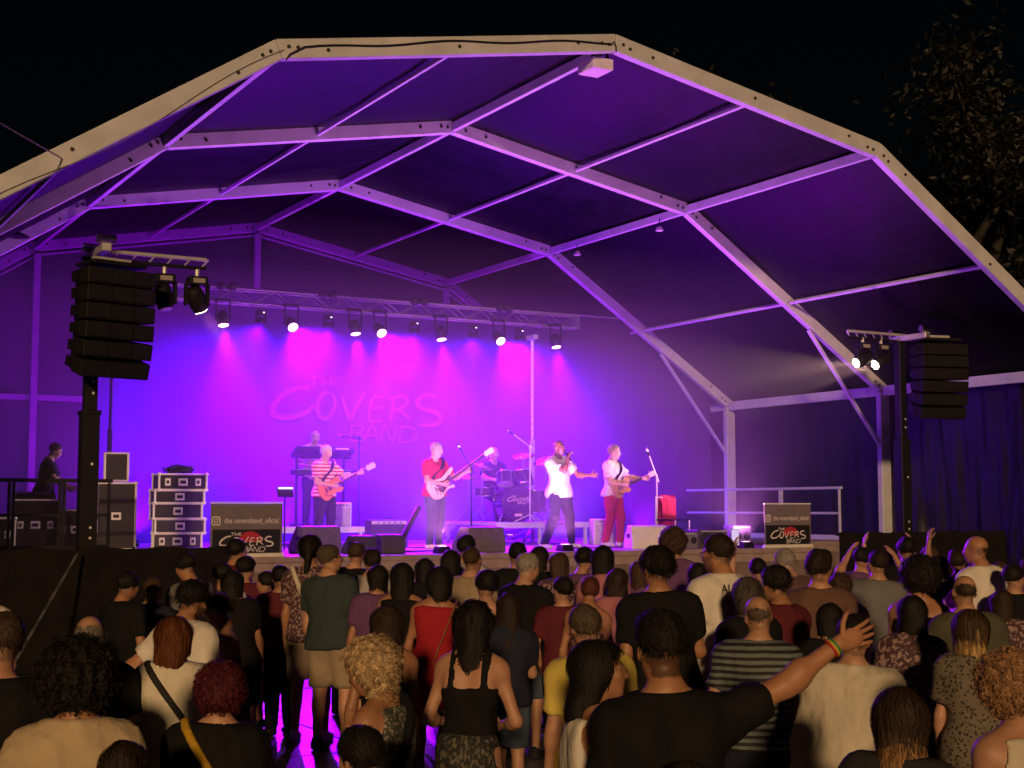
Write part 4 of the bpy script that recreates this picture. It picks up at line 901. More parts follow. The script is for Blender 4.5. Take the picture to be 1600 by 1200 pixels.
def logo_mesh(width, thick=.002):
    m = MB(); k = width/707.
    for j, (st, wd) in enumerate(zip(LOGO, LOGOW)):
        p = catmull(st) if len(st) > 2 else [np.array(st[0])*(1-t) + np.array(st[1])*t for t in np.linspace(0, 1, 4)]
        V = []; n = len(p); y = -thick*(1 + .02*j)
        for i, q in enumerate(p):
            d = np.array(p[min(i+1, n-1)]) - np.array(p[max(i-1, 0)]); d = d/np.linalg.norm(d); nr = np.array([-d[1], d[0]])
            w_ = wd*.5*(.55 + .45*math.sin(math.pi*(.12 + .76*i/(n-1))))
            for s_ in (-1, 1): a = q + nr*s_*w_; V.append(((a[0]-434)*k, y, (510-a[1])*k))
        m.add(V, [(2*i, 2*i+1, 2*i+3, 2*i+2) for i in range(n-1)])
    return m
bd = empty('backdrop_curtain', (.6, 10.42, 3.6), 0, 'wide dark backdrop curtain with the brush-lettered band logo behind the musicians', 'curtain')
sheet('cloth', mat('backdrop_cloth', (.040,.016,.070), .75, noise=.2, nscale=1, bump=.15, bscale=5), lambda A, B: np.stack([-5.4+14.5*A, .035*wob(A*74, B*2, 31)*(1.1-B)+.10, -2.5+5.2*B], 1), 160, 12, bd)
logo_mesh(3.74, .01).build('logo_lettering', mat('logo_pale', (.10,.045,.11), .6), bd, 0, (.06, .065, .40))
MB().cyl((-5.5, .12, 2.72), (9.15, .12, 2.72), .025).build('top_bar', M_ALUD, bd)
def promo(x, y, rz, lab):
    e = empty('promo_banner', (x, y, DZ), rz, lab, 'banner', 'roll-up banners on the stage edge')
    W, Hh = 1.0, .68
    MB().box((0, 0, Hh/2+.03), (W, .006, Hh)).build('panel', mat('banner_grey', (.17,.14,.15), .7, noise=.2, nscale=6), e)
    MB().box((0, -.006, .20), (W-.06, .004, .34)).build('black_panel', mat('banner_black', (.012,.012,.014), .5), e)
    MB().box((0, 0, Hh+.045), (W+.01, .02, .022)).build('top_rail', M_WHITE, e); MB().cyl((-W/2-.02, 0, .02), (W/2+.02, 0, .02), .035, None, 12).build('roller_base', M_WHITE, e)
    sun_ = [(.17*math.cos(a), .17*math.sin(a)) for a in np.linspace(0, math.pi, 20)]
    MB().add([(x_+.05, -.0095, z_*.85+.20) for x_, z_ in sun_], [tuple(range(20))]).build('red_disc', mat('logo_red', (.42,.02,.04), .6), e)
    logo_mesh(.74, .002).build('logo_lettering', mat('print_white', (.72,.68,.66), .6), e, 0, (0, -.0105, .20))
    t = text_mesh('the coversband_oficial', .105); t.materials.append(MATS['print_white']); link('handle_text', t, None, e, (.07, -.006, .485), None).scale = (.80, 1, 1)
    ic = MB(); c = (-.425, .485)
    def ring(pts0, pts1): ic.add([(c[0]+a, -.0065, c[1]+b) for a, b in pts0+pts1], [(i, (i+1) % len(pts0), len(pts0)+(i+1) % len(pts0), len(pts0)+i) for i in range(len(pts0))])
    def sq(r, k): return [(math.copysign(abs(math.cos(a))**k, math.cos(a))*r, math.copysign(abs(math.sin(a))**k, math.sin(a))*r) for a in np.linspace(0, 2*math.pi, 32, endpoint=False)]
    ring(sq(.060, .42), sq(.046, .42)); ring(sq(.030, 1), sq(.019, 1)); ic.add([(c[0]+.030+a, -.0065, c[1]+.030+b) for a, b in sq(.007, 1)], [tuple(range(32))])
    ic.build('app_icon', MATS['print_white'], e)
    for s_ in (-.35, .35): MB().cyl((s_, .02, .03), (s_, .25, 0.0), .01).build('support_leg', M_BLACK, e)
promo(-4.57, 2.12, 0, 'grey and black banner with account name standing by the dark fence')
promo(4.80, 2.12, 0, 'grey and black banner with account name before the stage guard rail')

# ------------------------------------------------------------------ flight cases and wing clutter
M_EDGE = mat('case_edge_metal', (.88,.87,.85), .35, .0)
def case(x, y, z, w_, d_, h_, rz, lab, front='latch'):
    e = empty('flight_case', (x, y, z), rz, lab, 'case', 'flight cases at the stage wing')
    MB().box((0, 0, h_/2), (w_, d_, h_)).build('shell', M_CASE, e)
    for a in (-1, 1):
        for b in (-1, 1):
            MB().box((a*w_/2, b*d_/2, h_/2), (.034, .034, h_+.004)).build('edge_profile', M_EDGE, e, .006)
            MB().box((0, a*d_/2, h_/2+b*h_/2), (w_+.006, .030, .030)).build('edge_profile', M_EDGE, e, .006)
            MB().box((a*w_/2, 0, h_/2+b*h_/2), (.030, d_+.006, .030)).build('edge_profile', M_EDGE, e, .006)
            for c_ in (-1, 1): MB().box((a*w_/2, c_*d_/2, h_/2+b*h_/2), (.062, .062, .062)).build('ball_corner', M_EDGE, e, .02)
    for x_ in ((-.32, 0, .32) if front == 'latch' else (0,)):
        MB().box((x_*w_, -d_/2-.006, h_/2), (.15 if x_ == 0 else .09, .012, min(.12, h_*.6))).build('latch_dish', M_EDGE, e, .006); MB().box((x_*w_, -d_/2-.014, h_/2), (.09 if x_ == 0 else .04, .008, min(.05, h_*.3))).build('latch', M_BLACK, e)
zz = DZ
for i, (h_, lb) in enumerate(((.24, 'bottom flight case of the tall stack beside the banner'), (.22, 'second flight case from the bottom of the tall stack'), (.24, 'third flight case up in the tall stack'), (.20, 'flight case just under the topmost of the tall stack'), (.25, 'topmost flight case of the tall stack, with bright corners'))):
    case(-4.18 + .03*math.sin(i*2), 6.7, zz, .76 + .02*(i % 2), .60, h_, R(-14 + i*2), lb, 'latch' if i in (0, 4) else 'one'); zz += h_ + .012
bag = link('cable_heap', None) if False else MB()
for k in range(9):
    r0 = .10 + .09*random.random(); cx_, cy_ = random.uniform(-.08, .08), random.uniform(-.06, .06)
    bag.tube([(cx_+r0*math.cos(a)*1.4, cy_+r0*math.sin(a), .02+.014*k+.015*math.sin(a*3+k)) for a in np.linspace(0, 6.4, 22)], .012, 5)
tag(bag.build('cable_heap', M_RUBBER, None, 0, (-4.15, 6.7, zz)), 'coiled black cable heaped on the topmost flight case', 'cable')
case(-5.15, 6.9, DZ, .60, .55, 1.05, R(-8), 'tall flight case standing behind the wing rail', 'one')
case(-5.75, 7.3, DZ, .62, .55, .62, R(4), 'waist-high flight case beside the mast', 'latch')
case(-6.35, 7.2, DZ, .70, .60, .78, R(-5), 'equipment flight case in front of the technician', 'latch')
case(-7.1, 6.6, DZ, .60, .55, .50, R(3), 'low flight case near the far end rail', 'latch')
lidc = empty('open_case_lid', (-5.2, 6.6, DZ+1.09), R(-8), 'upright open case lid with pale edges above the wing rail', 'case')
MB().box((0, .1, .22), (.36, .05, .44)).build('lid_board', M_CASE, lidc); 
for s_ in (-1, 1): MB().box((s_*.18, .1, .22), (.035, .07, .46)).build('edge_profile', M_WHITE, lidc, .005)
for b_ in (0, .44): MB().box((0, .1, b_), (.38, .07, .03)).build('edge_profile', M_WHITE, lidc, .005)
dk_ = empty('mixing_desk', (-6.35, 7.2, DZ+.80), R(-5), 'small mixing desk on the case in front of the technician', 'mixer')
MB().box((0, 0, .05), (.62, .42, .08), Matrix.Rotation(R(8), 3, 'X')).build('console', M_BLKP, dk_, .01)
for i in range(8): MB().box((-.26+i*.07, -.08, .105), (.014, .03, .015)).build('fader', M_WHITE, dk_)

# ------------------------------------------------------------------ wedges, amplifiers, boxes
def wedge(x, y, w_, h_, rz, m, lab):
    e = empty('wedge_monitor', (x, y, DZ), rz, lab, 'loudspeaker', 'floor monitors along the stage front')
    pl = [(-.25, 0), (.25, 0), (.25, .10*h_/.36), (.02, h_), (-.19, h_*.96), (-.25, .12)]
    M_ = Matrix(((0, 0, 1), (1, 0, 0), (0, 1, 0)))
    MB().prism(pl, w_, M_, -w_/2).build('enclosure', m, e, .012)
    a, b = Vector((0, .25, .10*h_/.36)), Vector((0, .02, h_)); n_ = Vector((0, (b-a).z, -(b-a).y)).normalized()
    MB().bar(a.lerp(b, .06)+n_*.008, a.lerp(b, .94)+n_*.008, w_-.06, .012, (0, n_.y, n_.z)).build('grille', M_GRILL, e)
    for s_ in (-1, 1): MB().box((s_*(w_/2+.003), -.05, h_*.55), (.008, .14, .06)).build('handle', M_BLACK, e)
M_WB = mat('wedge_paint', (.16,.13,.13), .6, noise=.3, nscale=14, bump=.3, bscale=140); M_WD = mat('wedge_dark_paint', (.06,.05,.055), .6, noise=.3, nscale=14, bump=.3, bscale=140)
wedge(-3.12, 3.3, .62, .40, R(8), M_WB, 'grey wedge monitor below the guitarist in stripes')
wedge(-2.72, 2.62, .34, .27, R(4), M_WD, 'low dark monitor box left of the leaning black tube')
wedge(-2.25, 2.66, .36, .28, R(-3), M_WD, 'low dark monitor box right beside the leaning black tube')
wedge(-.72, 2.72, .66, .38, R(6), M_WB, 'large pale-backed wedge monitor between bassist and singer')
wedge(2.35, 2.72, .62, .38, R(-18), M_WHITE, 'white-lit wedge monitor on the deck before the red jacket')
def ampbox(name, x, y, z, w_, d_, h_, rz, m, gm, lab, cat='amplifier'):
    e = empty(name, (x, y, z), rz, lab, cat)
    MB().box((0, 0, h_/2), (w_, d_, h_)).build('cabinet', m, e, .015)
    MB().box((0, -d_/2-.006, h_*.42), (w_-.05, .012, h_*.74)).build('grille_cloth', gm, e)
    MB().box((0, -d_/2-.006, h_*.89), (w_-.05, .012, h_*.12)).build('control_panel', M_ALUD, e)
    for i in range(5): MB().cyl((-w_*.3+i*w_*.15, -d_/2-.012, h_*.89), (-w_*.3+i*w_*.15, -d_/2-.03, h_*.89), .012, None, 8).build('knob', M_BLACK, e)
    for s_ in (-1, 1): MB().box((s_*w_*.42, -d_*.3, .0), (.05, .05, .02)).build('foot', M_RUBBER, e)
    MB().tube([(-.1, 0, h_), (-.09, 0, h_+.03), (.09, 0, h_+.03), (.1, 0, h_)], .012).build('handle', M_BLACK, e)
M_GC = mat('grille_cloth_pale', (.42,.40,.42), .8, kind='noise', nscale=70, col2=(.6,.58,.6)); M_TOLEX = mat('tolex', (.02,.02,.022), .6, bump=.4, bscale=160)
ampbox('guitar_amplifier', -1.22, 7.0, DZ+.33, .42, .28, .42, R(-14), M_WHITE, M_GC, 'pale guitar amplifier on the keyboard platform behind the striped shirt')
ampbox('bass_amplifier', -.80, 5.9, DZ, .66, .40, .46, R(-10), M_TOLEX, mat('grille_dark', (.03,.03,.035), .7, bump=.3, bscale=200), 'black bass amplifier on the deck left of the bassist')
ampbox('guitar_amplifier', 3.22, 5.2, DZ, .56, .30, .46, R(-16), M_WHITE, M_GC, 'pale guitar amplifier behind the legs of the red trousers')
def spbox(x, y, z, w_, d_, h_, rz, m, lab):
    e = empty('speaker_box', (x, y, z), rz, lab, 'loudspeaker', 'small speaker boxes at the stage corner')
    MB().box((0, 0, h_/2), (w_, d_, h_)).build('cabinet', m, e, .012)
    for s_ in (-1, 1): MB().lathe([(.0, .0), (.05, .012), (w_*.19, .0)], (s_*w_*.24, -d_/2-.002, h_*.5), 16, Matrix.Rotation(R(90), 3, 'X')).build('driver_cone', M_RUBBER, e)
    MB().box((0, -d_/2-.004, h_*.92), (w_*.8, .008, h_*.06)).build('trim', M_ALUD, e)
M_BLUEB = mat('blue_grey_paint', (.16,.15,.2), .5, noise=.2, nscale=10)
spbox(3.05, 2.6, DZ, .30, .30, .26, R(-12), M_BLUEB, 'small pale speaker box beside the white-lit wedge monitor')
spbox(3.50, 2.62, DZ, .56, .40, .30, R(-8), M_WD, 'dark wide speaker box at the stage front corner')
spbox(4.36, 2.9, DZ, .34, .34, .36, R(-8), M_BLUEB, 'upright speaker box next to the right-hand banner')
spbox(3.55, 4.6, DZ, .56, .36, .22, R(-10), M_BLUEB, 'flat effects case on the deck behind the pedals')
def pedals(x, y, rz, lab):
    e = empty('pedal_board', (x, y, DZ), rz, lab, 'pedals', 'pedal boards on the deck')
    MB().box((0, 0, .02), (.5, .26, .03), Matrix.Rotation(R(6), 3, 'X')).build('board', M_BLACK, e)
    for i in range(5): MB().box((-.19+.095*i, random.uniform(-.04, .04), .06), (.07, .11, .045), Matrix.Rotation(R(6), 3, 'X')).build('pedal', [M_CHROME, M_WHITE, M_BLUEB][i % 3], e, .006)
pedals(-.42, 3.35, R(0), 'pedal board at the feet of the bassist'); pedals(3.0, 3.6, R(-10), 'pedal board beside the feet of the red trousers')
tag(MB().cyl((-2.02, 2.9, DZ+.02), (-1.42, 3.35, DZ+.66), .045, None, 12).build('black_tube', M_BLACK), 'thick black tube leaning at an angle on the deck by the bassist', 'tube')
def micstand(x, y, z, h, boom, lab, m=M_BLACK):
    e = empty('microphone_stand', (x, y, z), 0, lab, 'microphone stand', 'microphone stands')
    MB().cyl((0, 0, .02), (0, 0, h), .013, None, 8).build('pole', m, e)
    for a in (0.4, 2.5, 4.6): MB().cyl((0, 0, .14), (.28*math.cos(a), .28*math.sin(a), .01), .010, None, 6).build('leg', m, e)
    t = Vector(boom); MB().cyl(Vector((0, 0, h)) - t*.28, Vector((0, 0, h)) + t, .010, None, 8).build('boom_arm', m, e)
    MB().cyl(Vector((0, 0, h-.03)), Vector((0, 0, h+.03)), .022, None, 8).build('clutch', m, e)
    d = t.normalized(); p = Vector((0, 0, h)) + t; MB().cyl(p, p+d*.12, .013, .018, 10).build('microphone', M_BLACK, e); MB().lathe([(0, .16), (.018, .15), (.026, .13), (.020, .105)], p, 10, d.to_track_quat('Z', 'Y').to_matrix()).build('mic_grille', M_CHROME, e)
micstand(-.30, 3.75, DZ, 1.28, (-.20, -.06, .26), 'microphone stand with boom beside the bassist headstock')
micstand(-.88, 6.9, DZ, 1.88, (-.22, .05, .03), 'tall microphone stand at the keyboards')
micstand(1.95, 5.75, DZ+.40, 1.35, (-.28, .1, .22), 'tall overhead microphone stand above the drum kit', M_ALUD)
micstand(3.28, 3.72, DZ, 1.20, (-.22, -.10, .34), 'silver microphone stand right of the guitarist in red trousers', M_ALUD)
ts = empty('tablet_stand', (-2.96, 5.0, DZ), 0, 'slim stand holding a tablet between banner and keyboards', 'stand')
MB().cyl((0, 0, 0), (0, 0, .85), .014, None, 8).build('pole', M_BLACK, ts); MB().box((0, 0, .90), (.26, .03, .16), Matrix.Rotation(R(-25), 3, 'X')).build('tablet', M_BLKP, ts, .008); MB().box((0, -.022, .965), (.24, .02, .02), Matrix.Rotation(R(-25), 3, 'X')).build('lit_edge', mat('lit_edge', (.8,.8,.8), .3, emit=(1, .8, 1), estr=1.5), ts)
for a in (.5, 2.6, 4.7): MB().cyl((0, 0, .1), (.2*math.cos(a), .2*math.sin(a), .01), .01, None, 6).build('leg', M_BLACK, ts)
ch = empty('folding_chair', (3.52, 3.6, DZ), R(20), 'metal chair with a red jacket over its back beside the mic stand', 'chair')
for a in (-1, 1):
    MB().cyl((a*.21, .2, 0), (a*.21, .2, .85), .012, None, 8).build('leg', M_ALUD, ch); MB().cyl((a*.21, -.2, 0), (a*.21, -.2, .45), .012, None, 8).build('leg', M_ALUD, ch)
MB().box((0, 0, .45), (.42, .42, .03)).build('seat', M_BLKP, ch, .01); MB().cyl((-.21, .2, .84), (.21, .2, .84), .012, None, 8).build('back_rail', M_ALUD, ch)
tag(sheet('red_jacket', cloth('red') if False else mat('jacket_red', (.40,.02,.04), .75, bump=.3, bscale=30), lambda A, B: np.stack([3.52+(-.17+.34*A)*.94 + .02*wob(A*9, B*6, 61), 3.80 + .05*wob(A*8, B*5, 62) + .11*np.cos(B*6.28*.5)*-1, DZ+.36+.52*np.sin(np.clip(B, 0, 1)*math.pi) + .02*wob(A*12, B*3, 63)], 1), 24, 30), 'red jacket draped over the metal chair', 'jacket')
tag(MB().bar((4.35, 5.1, 3.74), (4.05, 5.0, 3.70), .10, .03).build('tube_light', M_WHITE), 'short pale strip hanging in the dark above the guard rail', 'light fixture') if False else None

rgc = np.random.default_rng(5)
for (x0, y0, x1, y1, lb) in ((-.5, 3.2, -1.0, 5.6, 'black cable from the bassist pedals back to the bass amplifier'), (1.0, 3.1, 3.0, 3.4, 'black cable looping across the deck at the feet of the singer'), (3.1, 3.7, 3.3, 5.0, 'black cable running from the pedals to the pale amplifier'), (-2.4, 3.0, -.9, 3.1, 'black cable lying along the stage lip between the monitors'), (2.4, 2.9, 4.2, 3.0, 'black cable lying between the white-lit wedge and the upright speaker box')):
    pts = catmull([(x0 + (x1-x0)*t + (rgc.normal(0, .16) if 0 < t < 1 else 0), y0 + (y1-y0)*t + (rgc.normal(0, .16) if 0 < t < 1 else 0)) for t in np.linspace(0, 1, 6)], 6)
    tag(MB().tube([(p[0], p[1], DZ+.012) for p in pts], .010, 6).build('cable', M_RUBBER), lb, 'cable', 'cables on the deck')
# ------------------------------------------------------------------ keyboards
def keyboard(x, y, z, w_, tilt, lab, rz=0):
    e = empty('keyboard', (x, y, z), rz, lab, 'keyboard', 'keyboards on the stand'); M_ = Matrix.Rotation(R(tilt), 3, 'X')
    MB().box((0, 0, 0), (w_, .30, .09), M_).build('case', M_BLKP, e, .01); MB().box(M_ @ Vector((0, .06, .048)), (w_-.12, .14, .01), M_).build('white_keys', M_WHITE, e)
    for i in range(24):
        if i % 7 not in (2, 6): MB().box(M_ @ Vector((-w_/2+.09+i*(w_-.16)/24, .03, .058)), (.014, .08, .012), M_).build('black_key', M_BLACK, e)
    MB().box(M_ @ Vector((w_*.28, -.152, 0)), (.26, .004, .025), M_).build('brand_strip', M_ALUD, e)
keyboard(-1.32, 7.50, 2.98, 1.12, -28, 'upper tilted keyboard in front of the keyboard player'); keyboard(-1.32, 7.45, 2.62, 1.15, 0, 'lower flat keyboard in front of the keyboard player')
ks = empty('keyboard_stand', (-1.32, 7.5, DZ+.33), 0, 'black two-tier stand under the keyboards', 'stand')
for a in (-1, 1):
    MB().bar((a*.45, .12, 0), (a*.45, .12, 1.32), .04, .04).build('upright', M_BLACK, ks); MB().bar((a*.45, .12, .90), (a*.45, -.22, .90), .03, .03).build('arm', M_BLACK, ks); MB().bar((a*.45, .12, 1.25), (a*.45, -.2, 1.22), .03, .03).build('arm', M_BLACK, ks); MB().bar((a*.45, -.25, .02), (a*.45, .35, .02), .04, .04).build('foot', M_BLACK, ks)

# ------------------------------------------------------------------ drum kit
RZ = DZ + .40; DRX, DRY = 1.84, 6.15
M_DRUM = mat('drum_lacquer', (.04,.02,.05), .18, .1); M_HEAD = mat('drum_head_dark', (.05,.03,.06), .35); M_HEADW = mat('drum_head_white', (.7,.68,.68), .5); M_BRONZE = mat('cymbal_bronze', (.62,.42,.16), .25, .9)
kit = empty('drum_kit', (DRX, DRY, RZ), R(-6), 'dark drum kit with the band logo on its bass drum', 'drums', None)
def drum(name, c, r, h, axis, headm, lugs=8):
    e = empty(name, c); e.parent = kit; M_ = Vector(axis).normalized().to_track_quat('Z', 'Y').to_matrix(); e.rotation_euler = M_.to_euler()
    MB().cyl((0, 0, -h/2), (0, 0, h/2), r, None, 32).build('shell', M_DRUM, e)
    for s_ in (-1, 1):
        MB().lathe([(r+.002, s_*(h/2-.012)), (r+.016, s_*(h/2-.012)), (r+.016, s_*(h/2+.012)), (r+.0, s_*(h/2+.012))], n=32).build('hoop', M_CHROME if name != 'bass_drum' else M_DRUM, e)
        MB().cyl((0, 0, s_*(h/2)), (0, 0, s_*(h/2+.006)), r, None, 32).build('drum_head', headm, e)
    for i in range(lugs): a = i*6.283/lugs; MB().cyl(((r+.012)*math.cos(a), (r+.012)*math.sin(a), -h*.42), ((r+.012)*math.cos(a), (r+.012)*math.sin(a), h*.42), .008, None, 6).build('lug_rod', M_CHROME, e)
    return e
drum('bass_drum', (0, 0, .33), .31, .42, (0, -1, 0), M_HEAD)
logo_mesh(.44, .001).build('logo_lettering', mat('print_pink', (.75,.55,.6), .6), kit, 0, (0, -.222, .40))
MB().box((0, -.219, .13), (.15, .004, .05)).build('logo_plate', MATS['print_pink'], kit, .002)
drum('tom_drum', (-.17, -.02, .78), .15, .22, (-.1, -.35, -1), M_HEADW, 6); drum('tom_drum', (.18, -.02, .79), .165, .24, (.1, -.35, -1), M_HEADW, 6)
drum('floor_tom', (.58, .38, .38), .21, .40, (0, 0, 1), M_HEADW); drum('snare_drum', (-.42, .35, .55), .18, .15, (0, 0, 1), M_HEADW)
for a in (-1, 1): MB().cyl((a*.25, -.15, .22), (a*.42, -.3, .0), .012, None, 8).build('spur_leg', M_CHROME, kit)
for (x, y, h, r, t) in ((-.62, .0, 1.02, .22, .3), (.62, -.05, 1.12, .24, -.35), (.30, .25, 1.22, .22, -.2), (-.75, .35, .82, .18, .0), (.95, .2, 1.05, .25, -.3)):
    c_ = empty('cymbal_stand', (x, y, 0)); c_.parent = kit
    MB().cyl((0, 0, .1), (0, 0, h), .011, None, 8).build('pole', M_CHROME, c_)
    for a in (0.3, 2.4, 4.5): MB().cyl((0, 0, .3), (.24*math.cos(a), .24*math.sin(a), .01), .009, None, 6).build('leg', M_CHROME, c_)
    MB().lathe([(0, .035), (.03, .03), (.05, .012), (r*.6, .0), (r, -.014), (r, -.017), (.05, .008)], (0, 0, h), 28, Matrix.Rotation(t, 3, 'Y') @ Matrix.Rotation(.25, 3, 'X')).build('cymbal', M_BRONZE, c_)
st_ = empty('drum_stool', (DRX+.05, DRY+.85, RZ), 0, 'round drum stool behind the drum kit', 'stool')
MB().cyl((0, 0, .42), (0, 0, .50), .17, .165, 20).build('seat', M_TOLEX, st_); MB().cyl((0, 0, .1), (0, 0, .42), .02).build('post', M_CHROME, st_)
for a in (0, 2.1, 4.2): MB().cyl((0, 0, .25), (.25*math.cos(a), .25*math.sin(a), .01), .012).build('leg', M_CHROME, st_)

# ------------------------------------------------------------------ guitars
LPO = [(.215,.03),(.205,.10),(.14,.132),(.06,.105),(-.03,.13),(-.13,.168),(-.205,.12),(-.228,0),(-.205,-.12),(-.13,-.168),(-.03,-.13),(.05,-.105),(.12,-.132),(.18,-.118),(.20,-.085),(.155,-.05),(.16,-.03)]
BSO = [(.18,.03),(.22,.07),(.30,.115),(.285,.155),(.18,.135),(.06,.105),(-.05,.14),(-.17,.168),(-.245,.11),(-.255,-.03),(-.215,-.135),(-.10,-.172),(.01,-.125),(.09,-.115),(.165,-.15),(.19,-.125),(.13,-.06),(.14,-.03)]
def closed(pts, n=5):
    P = [np.array(p) for p in pts]; out = []
    for i in range(len(P)):
        a, b, c, d = P[i-1], P[i], P[(i+1) % len(P)], P[(i+2) % len(P)]
        for t in np.linspace(0, 1, n, endpoint=False): out.append(tuple(.5*((2*b)+(-a+c)*t+(2*a-5*b+4*c-d)*t*t+(-a+3*b-3*c+d)*t**3)))
    return out
def guitar(name, holder, c, neck, nrm, m, lab, bass=False, guard=None, strapm=None, shoulder=None, head=(.02,.02,.02)):
    X = Vector(neck).normalized(); Zv = Vector(nrm); Zv = (Zv - X*Zv.dot(X)).normalized(); Y = Zv.cross(X)
    M4 = holder.matrix_basis @ (Matrix.Translation(Vector(c)) @ Matrix((X, Y, Zv)).transposed().to_4x4())
    e = empty(name, (0, 0, 0), 0, lab, 'guitar', 'guitars held by the musicians'); e.matrix_world = M4; e.location, e.rotation_euler = M4.to_translation(), M4.to_euler()
    L = .78 if bass else .60
    MB().prism(closed(BSO if bass else LPO), .042, None, -.021).build('body', m, e, .006)
    if guard: MB().prism([(x*.55+.04, y*.55-.01) for x, y in closed(BSO if bass else LPO)], .003, None, .0215).build('pickguard', mat('pickguard_dark', (.05,.02,.02), .3), e)
    MB().box((.12+L/2, 0, .020), (L, .046, .022), None).build('neck', mat('maple_neck', (.45,.28,.14), .4), e, .004); MB().box((.12+L/2, 0, .0335), (L-.01, .044, .004)).build('fretboard', mat('rosewood', (.05,.03,.02), .5), e)
    for i in range(14): MB().box((.12+L*(1-.5**((i+1)/9.)), 0, .0365), (.003, .043, .003)).build('fret', M_CHROME, e)
    hp = [(0, -.025), (.03, -.04), (.17, -.05), (.19, 0), (.17, .045), (.03, .04), (0, .025)]
    MB().prism([(x+.12+L, y) for x, y in hp], .016, None, .012).build('headstock', mat('head_%s' % name+str(head[0]), head, .3), e)
    for i in range(4 if bass else 6): s_ = 1 if i % 2 else -1; MB().cyl((.155+L+.045*(i//2), s_*.04, .02), (.155+L+.045*(i//2), s_*.066, .02), .008, .011, 8).build('tuning_peg', M_CHROME, e)
    for x in ((-.03, .09) if not bass else (.0, .035)): MB().box((x, 0 if not bass else (.02 if x else -.02), .028), (.034, .075, .014)).build('pickup', M_CHROME if not bass else M_BLACK, e, .004)
    MB().box((-.10 if not bass else -.13, 0, .028), (.025, .085, .014)).build('bridge', M_CHROME, e)
    for x, y in ((-.10, -.10), (-.14, -.07), (-.05, -.11)): MB().cyl((x, y, .021), (x, y, .036), .011, None, 10).build('knob', M_BLACK, e)
    for i in range(4): MB().cyl((-.10, -.015+.010*i, .041), (.12+L, -.012+.008*i, .040), .0011, None, 4).build('string', M_CHROME, e)
    if shoulder is not None:
        inv = M4.inverted() @ holder.matrix_basis; pts = [inv @ Vector(p) for p in shoulder]; pts = [Vector((-.22, .05, 0))] + pts + [Vector((.2, .06, -.01))]
        P = catmull([tuple(p) for p in pts], 6); mm = MB()
        for a, b in zip(P[:-1], P[1:]): mm.bar(a, b, .05, .006, tuple((inv.to_3x3() @ Vector((0, .3, 1)))))
        mm.build('strap', strapm or M_BLACK, e)
    return e
# ------------------------------------------------------------------ the band
def muso(lab, x, y, z, face, H, sex, tone, hr, fit, res=.0125, beard=0, glasses=0, grip=None, hd=None, seed=0, strands=900, **kw):
    K = skeleton(H, sex, **kw)
    if hd: K.hd = {e: (unit(v[0]), unit(np.array(v[1]) - unit(v[0])*(np.array(v[1]) @ unit(v[0])))) for e, v in hd.items()}
    o = person(lab, (x, y, z), face, K, TONE[tone], HAIR[hr], outfit(fit), res, strands, 'band and crew on the stage', beard, grip, seed, ['glasses'] if glasses else [])
    return o, K
HAIR['cap_white'] = dict(st='short', th=.012, col=(.55,.5,.5)); HAIR['blond_grey'] = dict(st='short', th=.020, col=(.30,.22,.13), amp=.006)
GC, GN = (.0, .17, 1.02), (-.80, .22, .42)
def gpt(t, off=(0, .03, 0)): n = unit(GN); return tuple(np.array(GC) + n*t + np.array(off))
gk = {-1: (.75, .05, .5), 1: (.45, .06, .5)}
a, K = muso('guitarist in red striped T-shirt and cap looking down at an orange guitar', -1.83, 6.15, DZ, 163, 1.70, 'm', 'pale', 'cap_white', 'tee redstripe,trousers charcoal,shoes charcoal', seed=301, g=1.08, head=(14, -18, 0), arms=(('ik', gpt(.56), (-.5, .1, -1)), ('ik', gpt(-.02, (.02, .05, .05)), (.8, -.5, -.2))), grip=gk, stance=.14, beard=.2)
guitar('electric_guitar', a, np.array(GC)*1.70/1.75, GN, (0, 1, .15), mat('sunburst_orange', (.62,.20,.03), .22, noise=.3, nscale=3), 'orange single-cut electric guitar held by the guitarist in stripes', shoulder=[(.12, .13, 1.15), (-.03, .15, 1.32), (-.13, .03, 1.47), (-.12, -.12, 1.36)], head=(.5,.4,.3))
a, K = muso('bass player in bright red polo and jeans looking down the neck', -.66, 4.33, DZ, 166, 1.70, 'm', 'fair', 'grey_crop', 'tee jred,trousers denim,shoes white' if False else 'tee red,trousers denim,shoes white', seed=302, g=1.04, head=(34, -14, 0), arms=(('ik', gpt(.50, (0, .03, .03)), (-.5, .1, -1)), ('ik', gpt(-.02, (.02, .05, .06)), (.9, -.5, -.1))), grip=gk, stance=.10, beard=.5)
guitar('bass_guitar', a, np.array((.0, .17, 1.05))*1.70/1.75, (-.72, .22, .50), (0, 1, .15), mat('bass_cream', (.62,.48,.34), .3, noise=.15, nscale=4), 'pale bass guitar with dark pickguard held by the player in red', True, True, shoulder=[(.12, .13, 1.18), (-.03, .15, 1.32), (-.13, .03, 1.47), (-.12, -.12, 1.36)], head=(.65,.55,.45))
a, K = muso('singer in white T-shirt and dark trousers, legs apart, microphone at the mouth', 1.18, 3.51, DZ, 162, 1.76, 'm', 'dark', 'bald_dark', 'tee white hem=.82 hang=.045,trousers navy cuff=.046,shoes white', seed=303, strands=0, res=.012, head=(8, -2, 0), side=3, shift=.02,
            arms=(('ik', (-.34, .38, 1.18), (-.5, -.3, -1)), ('ik', (.0, .215, 1.47), (.35, .2, -1.))), grip={-1: (.06, .14, .8), 1: (.95, .03, .3)}, legs={1: ((.22, .10, .50), (.30, -.06, .085)), -1: ((-.20, .06, .50), (-.30, .02, .085))}, beard=.55, twist=-8)
mc = empty('hand_microphone', (0, 0, 0), 0, 'black hand microphone held to the mouth of the singer', 'microphone')
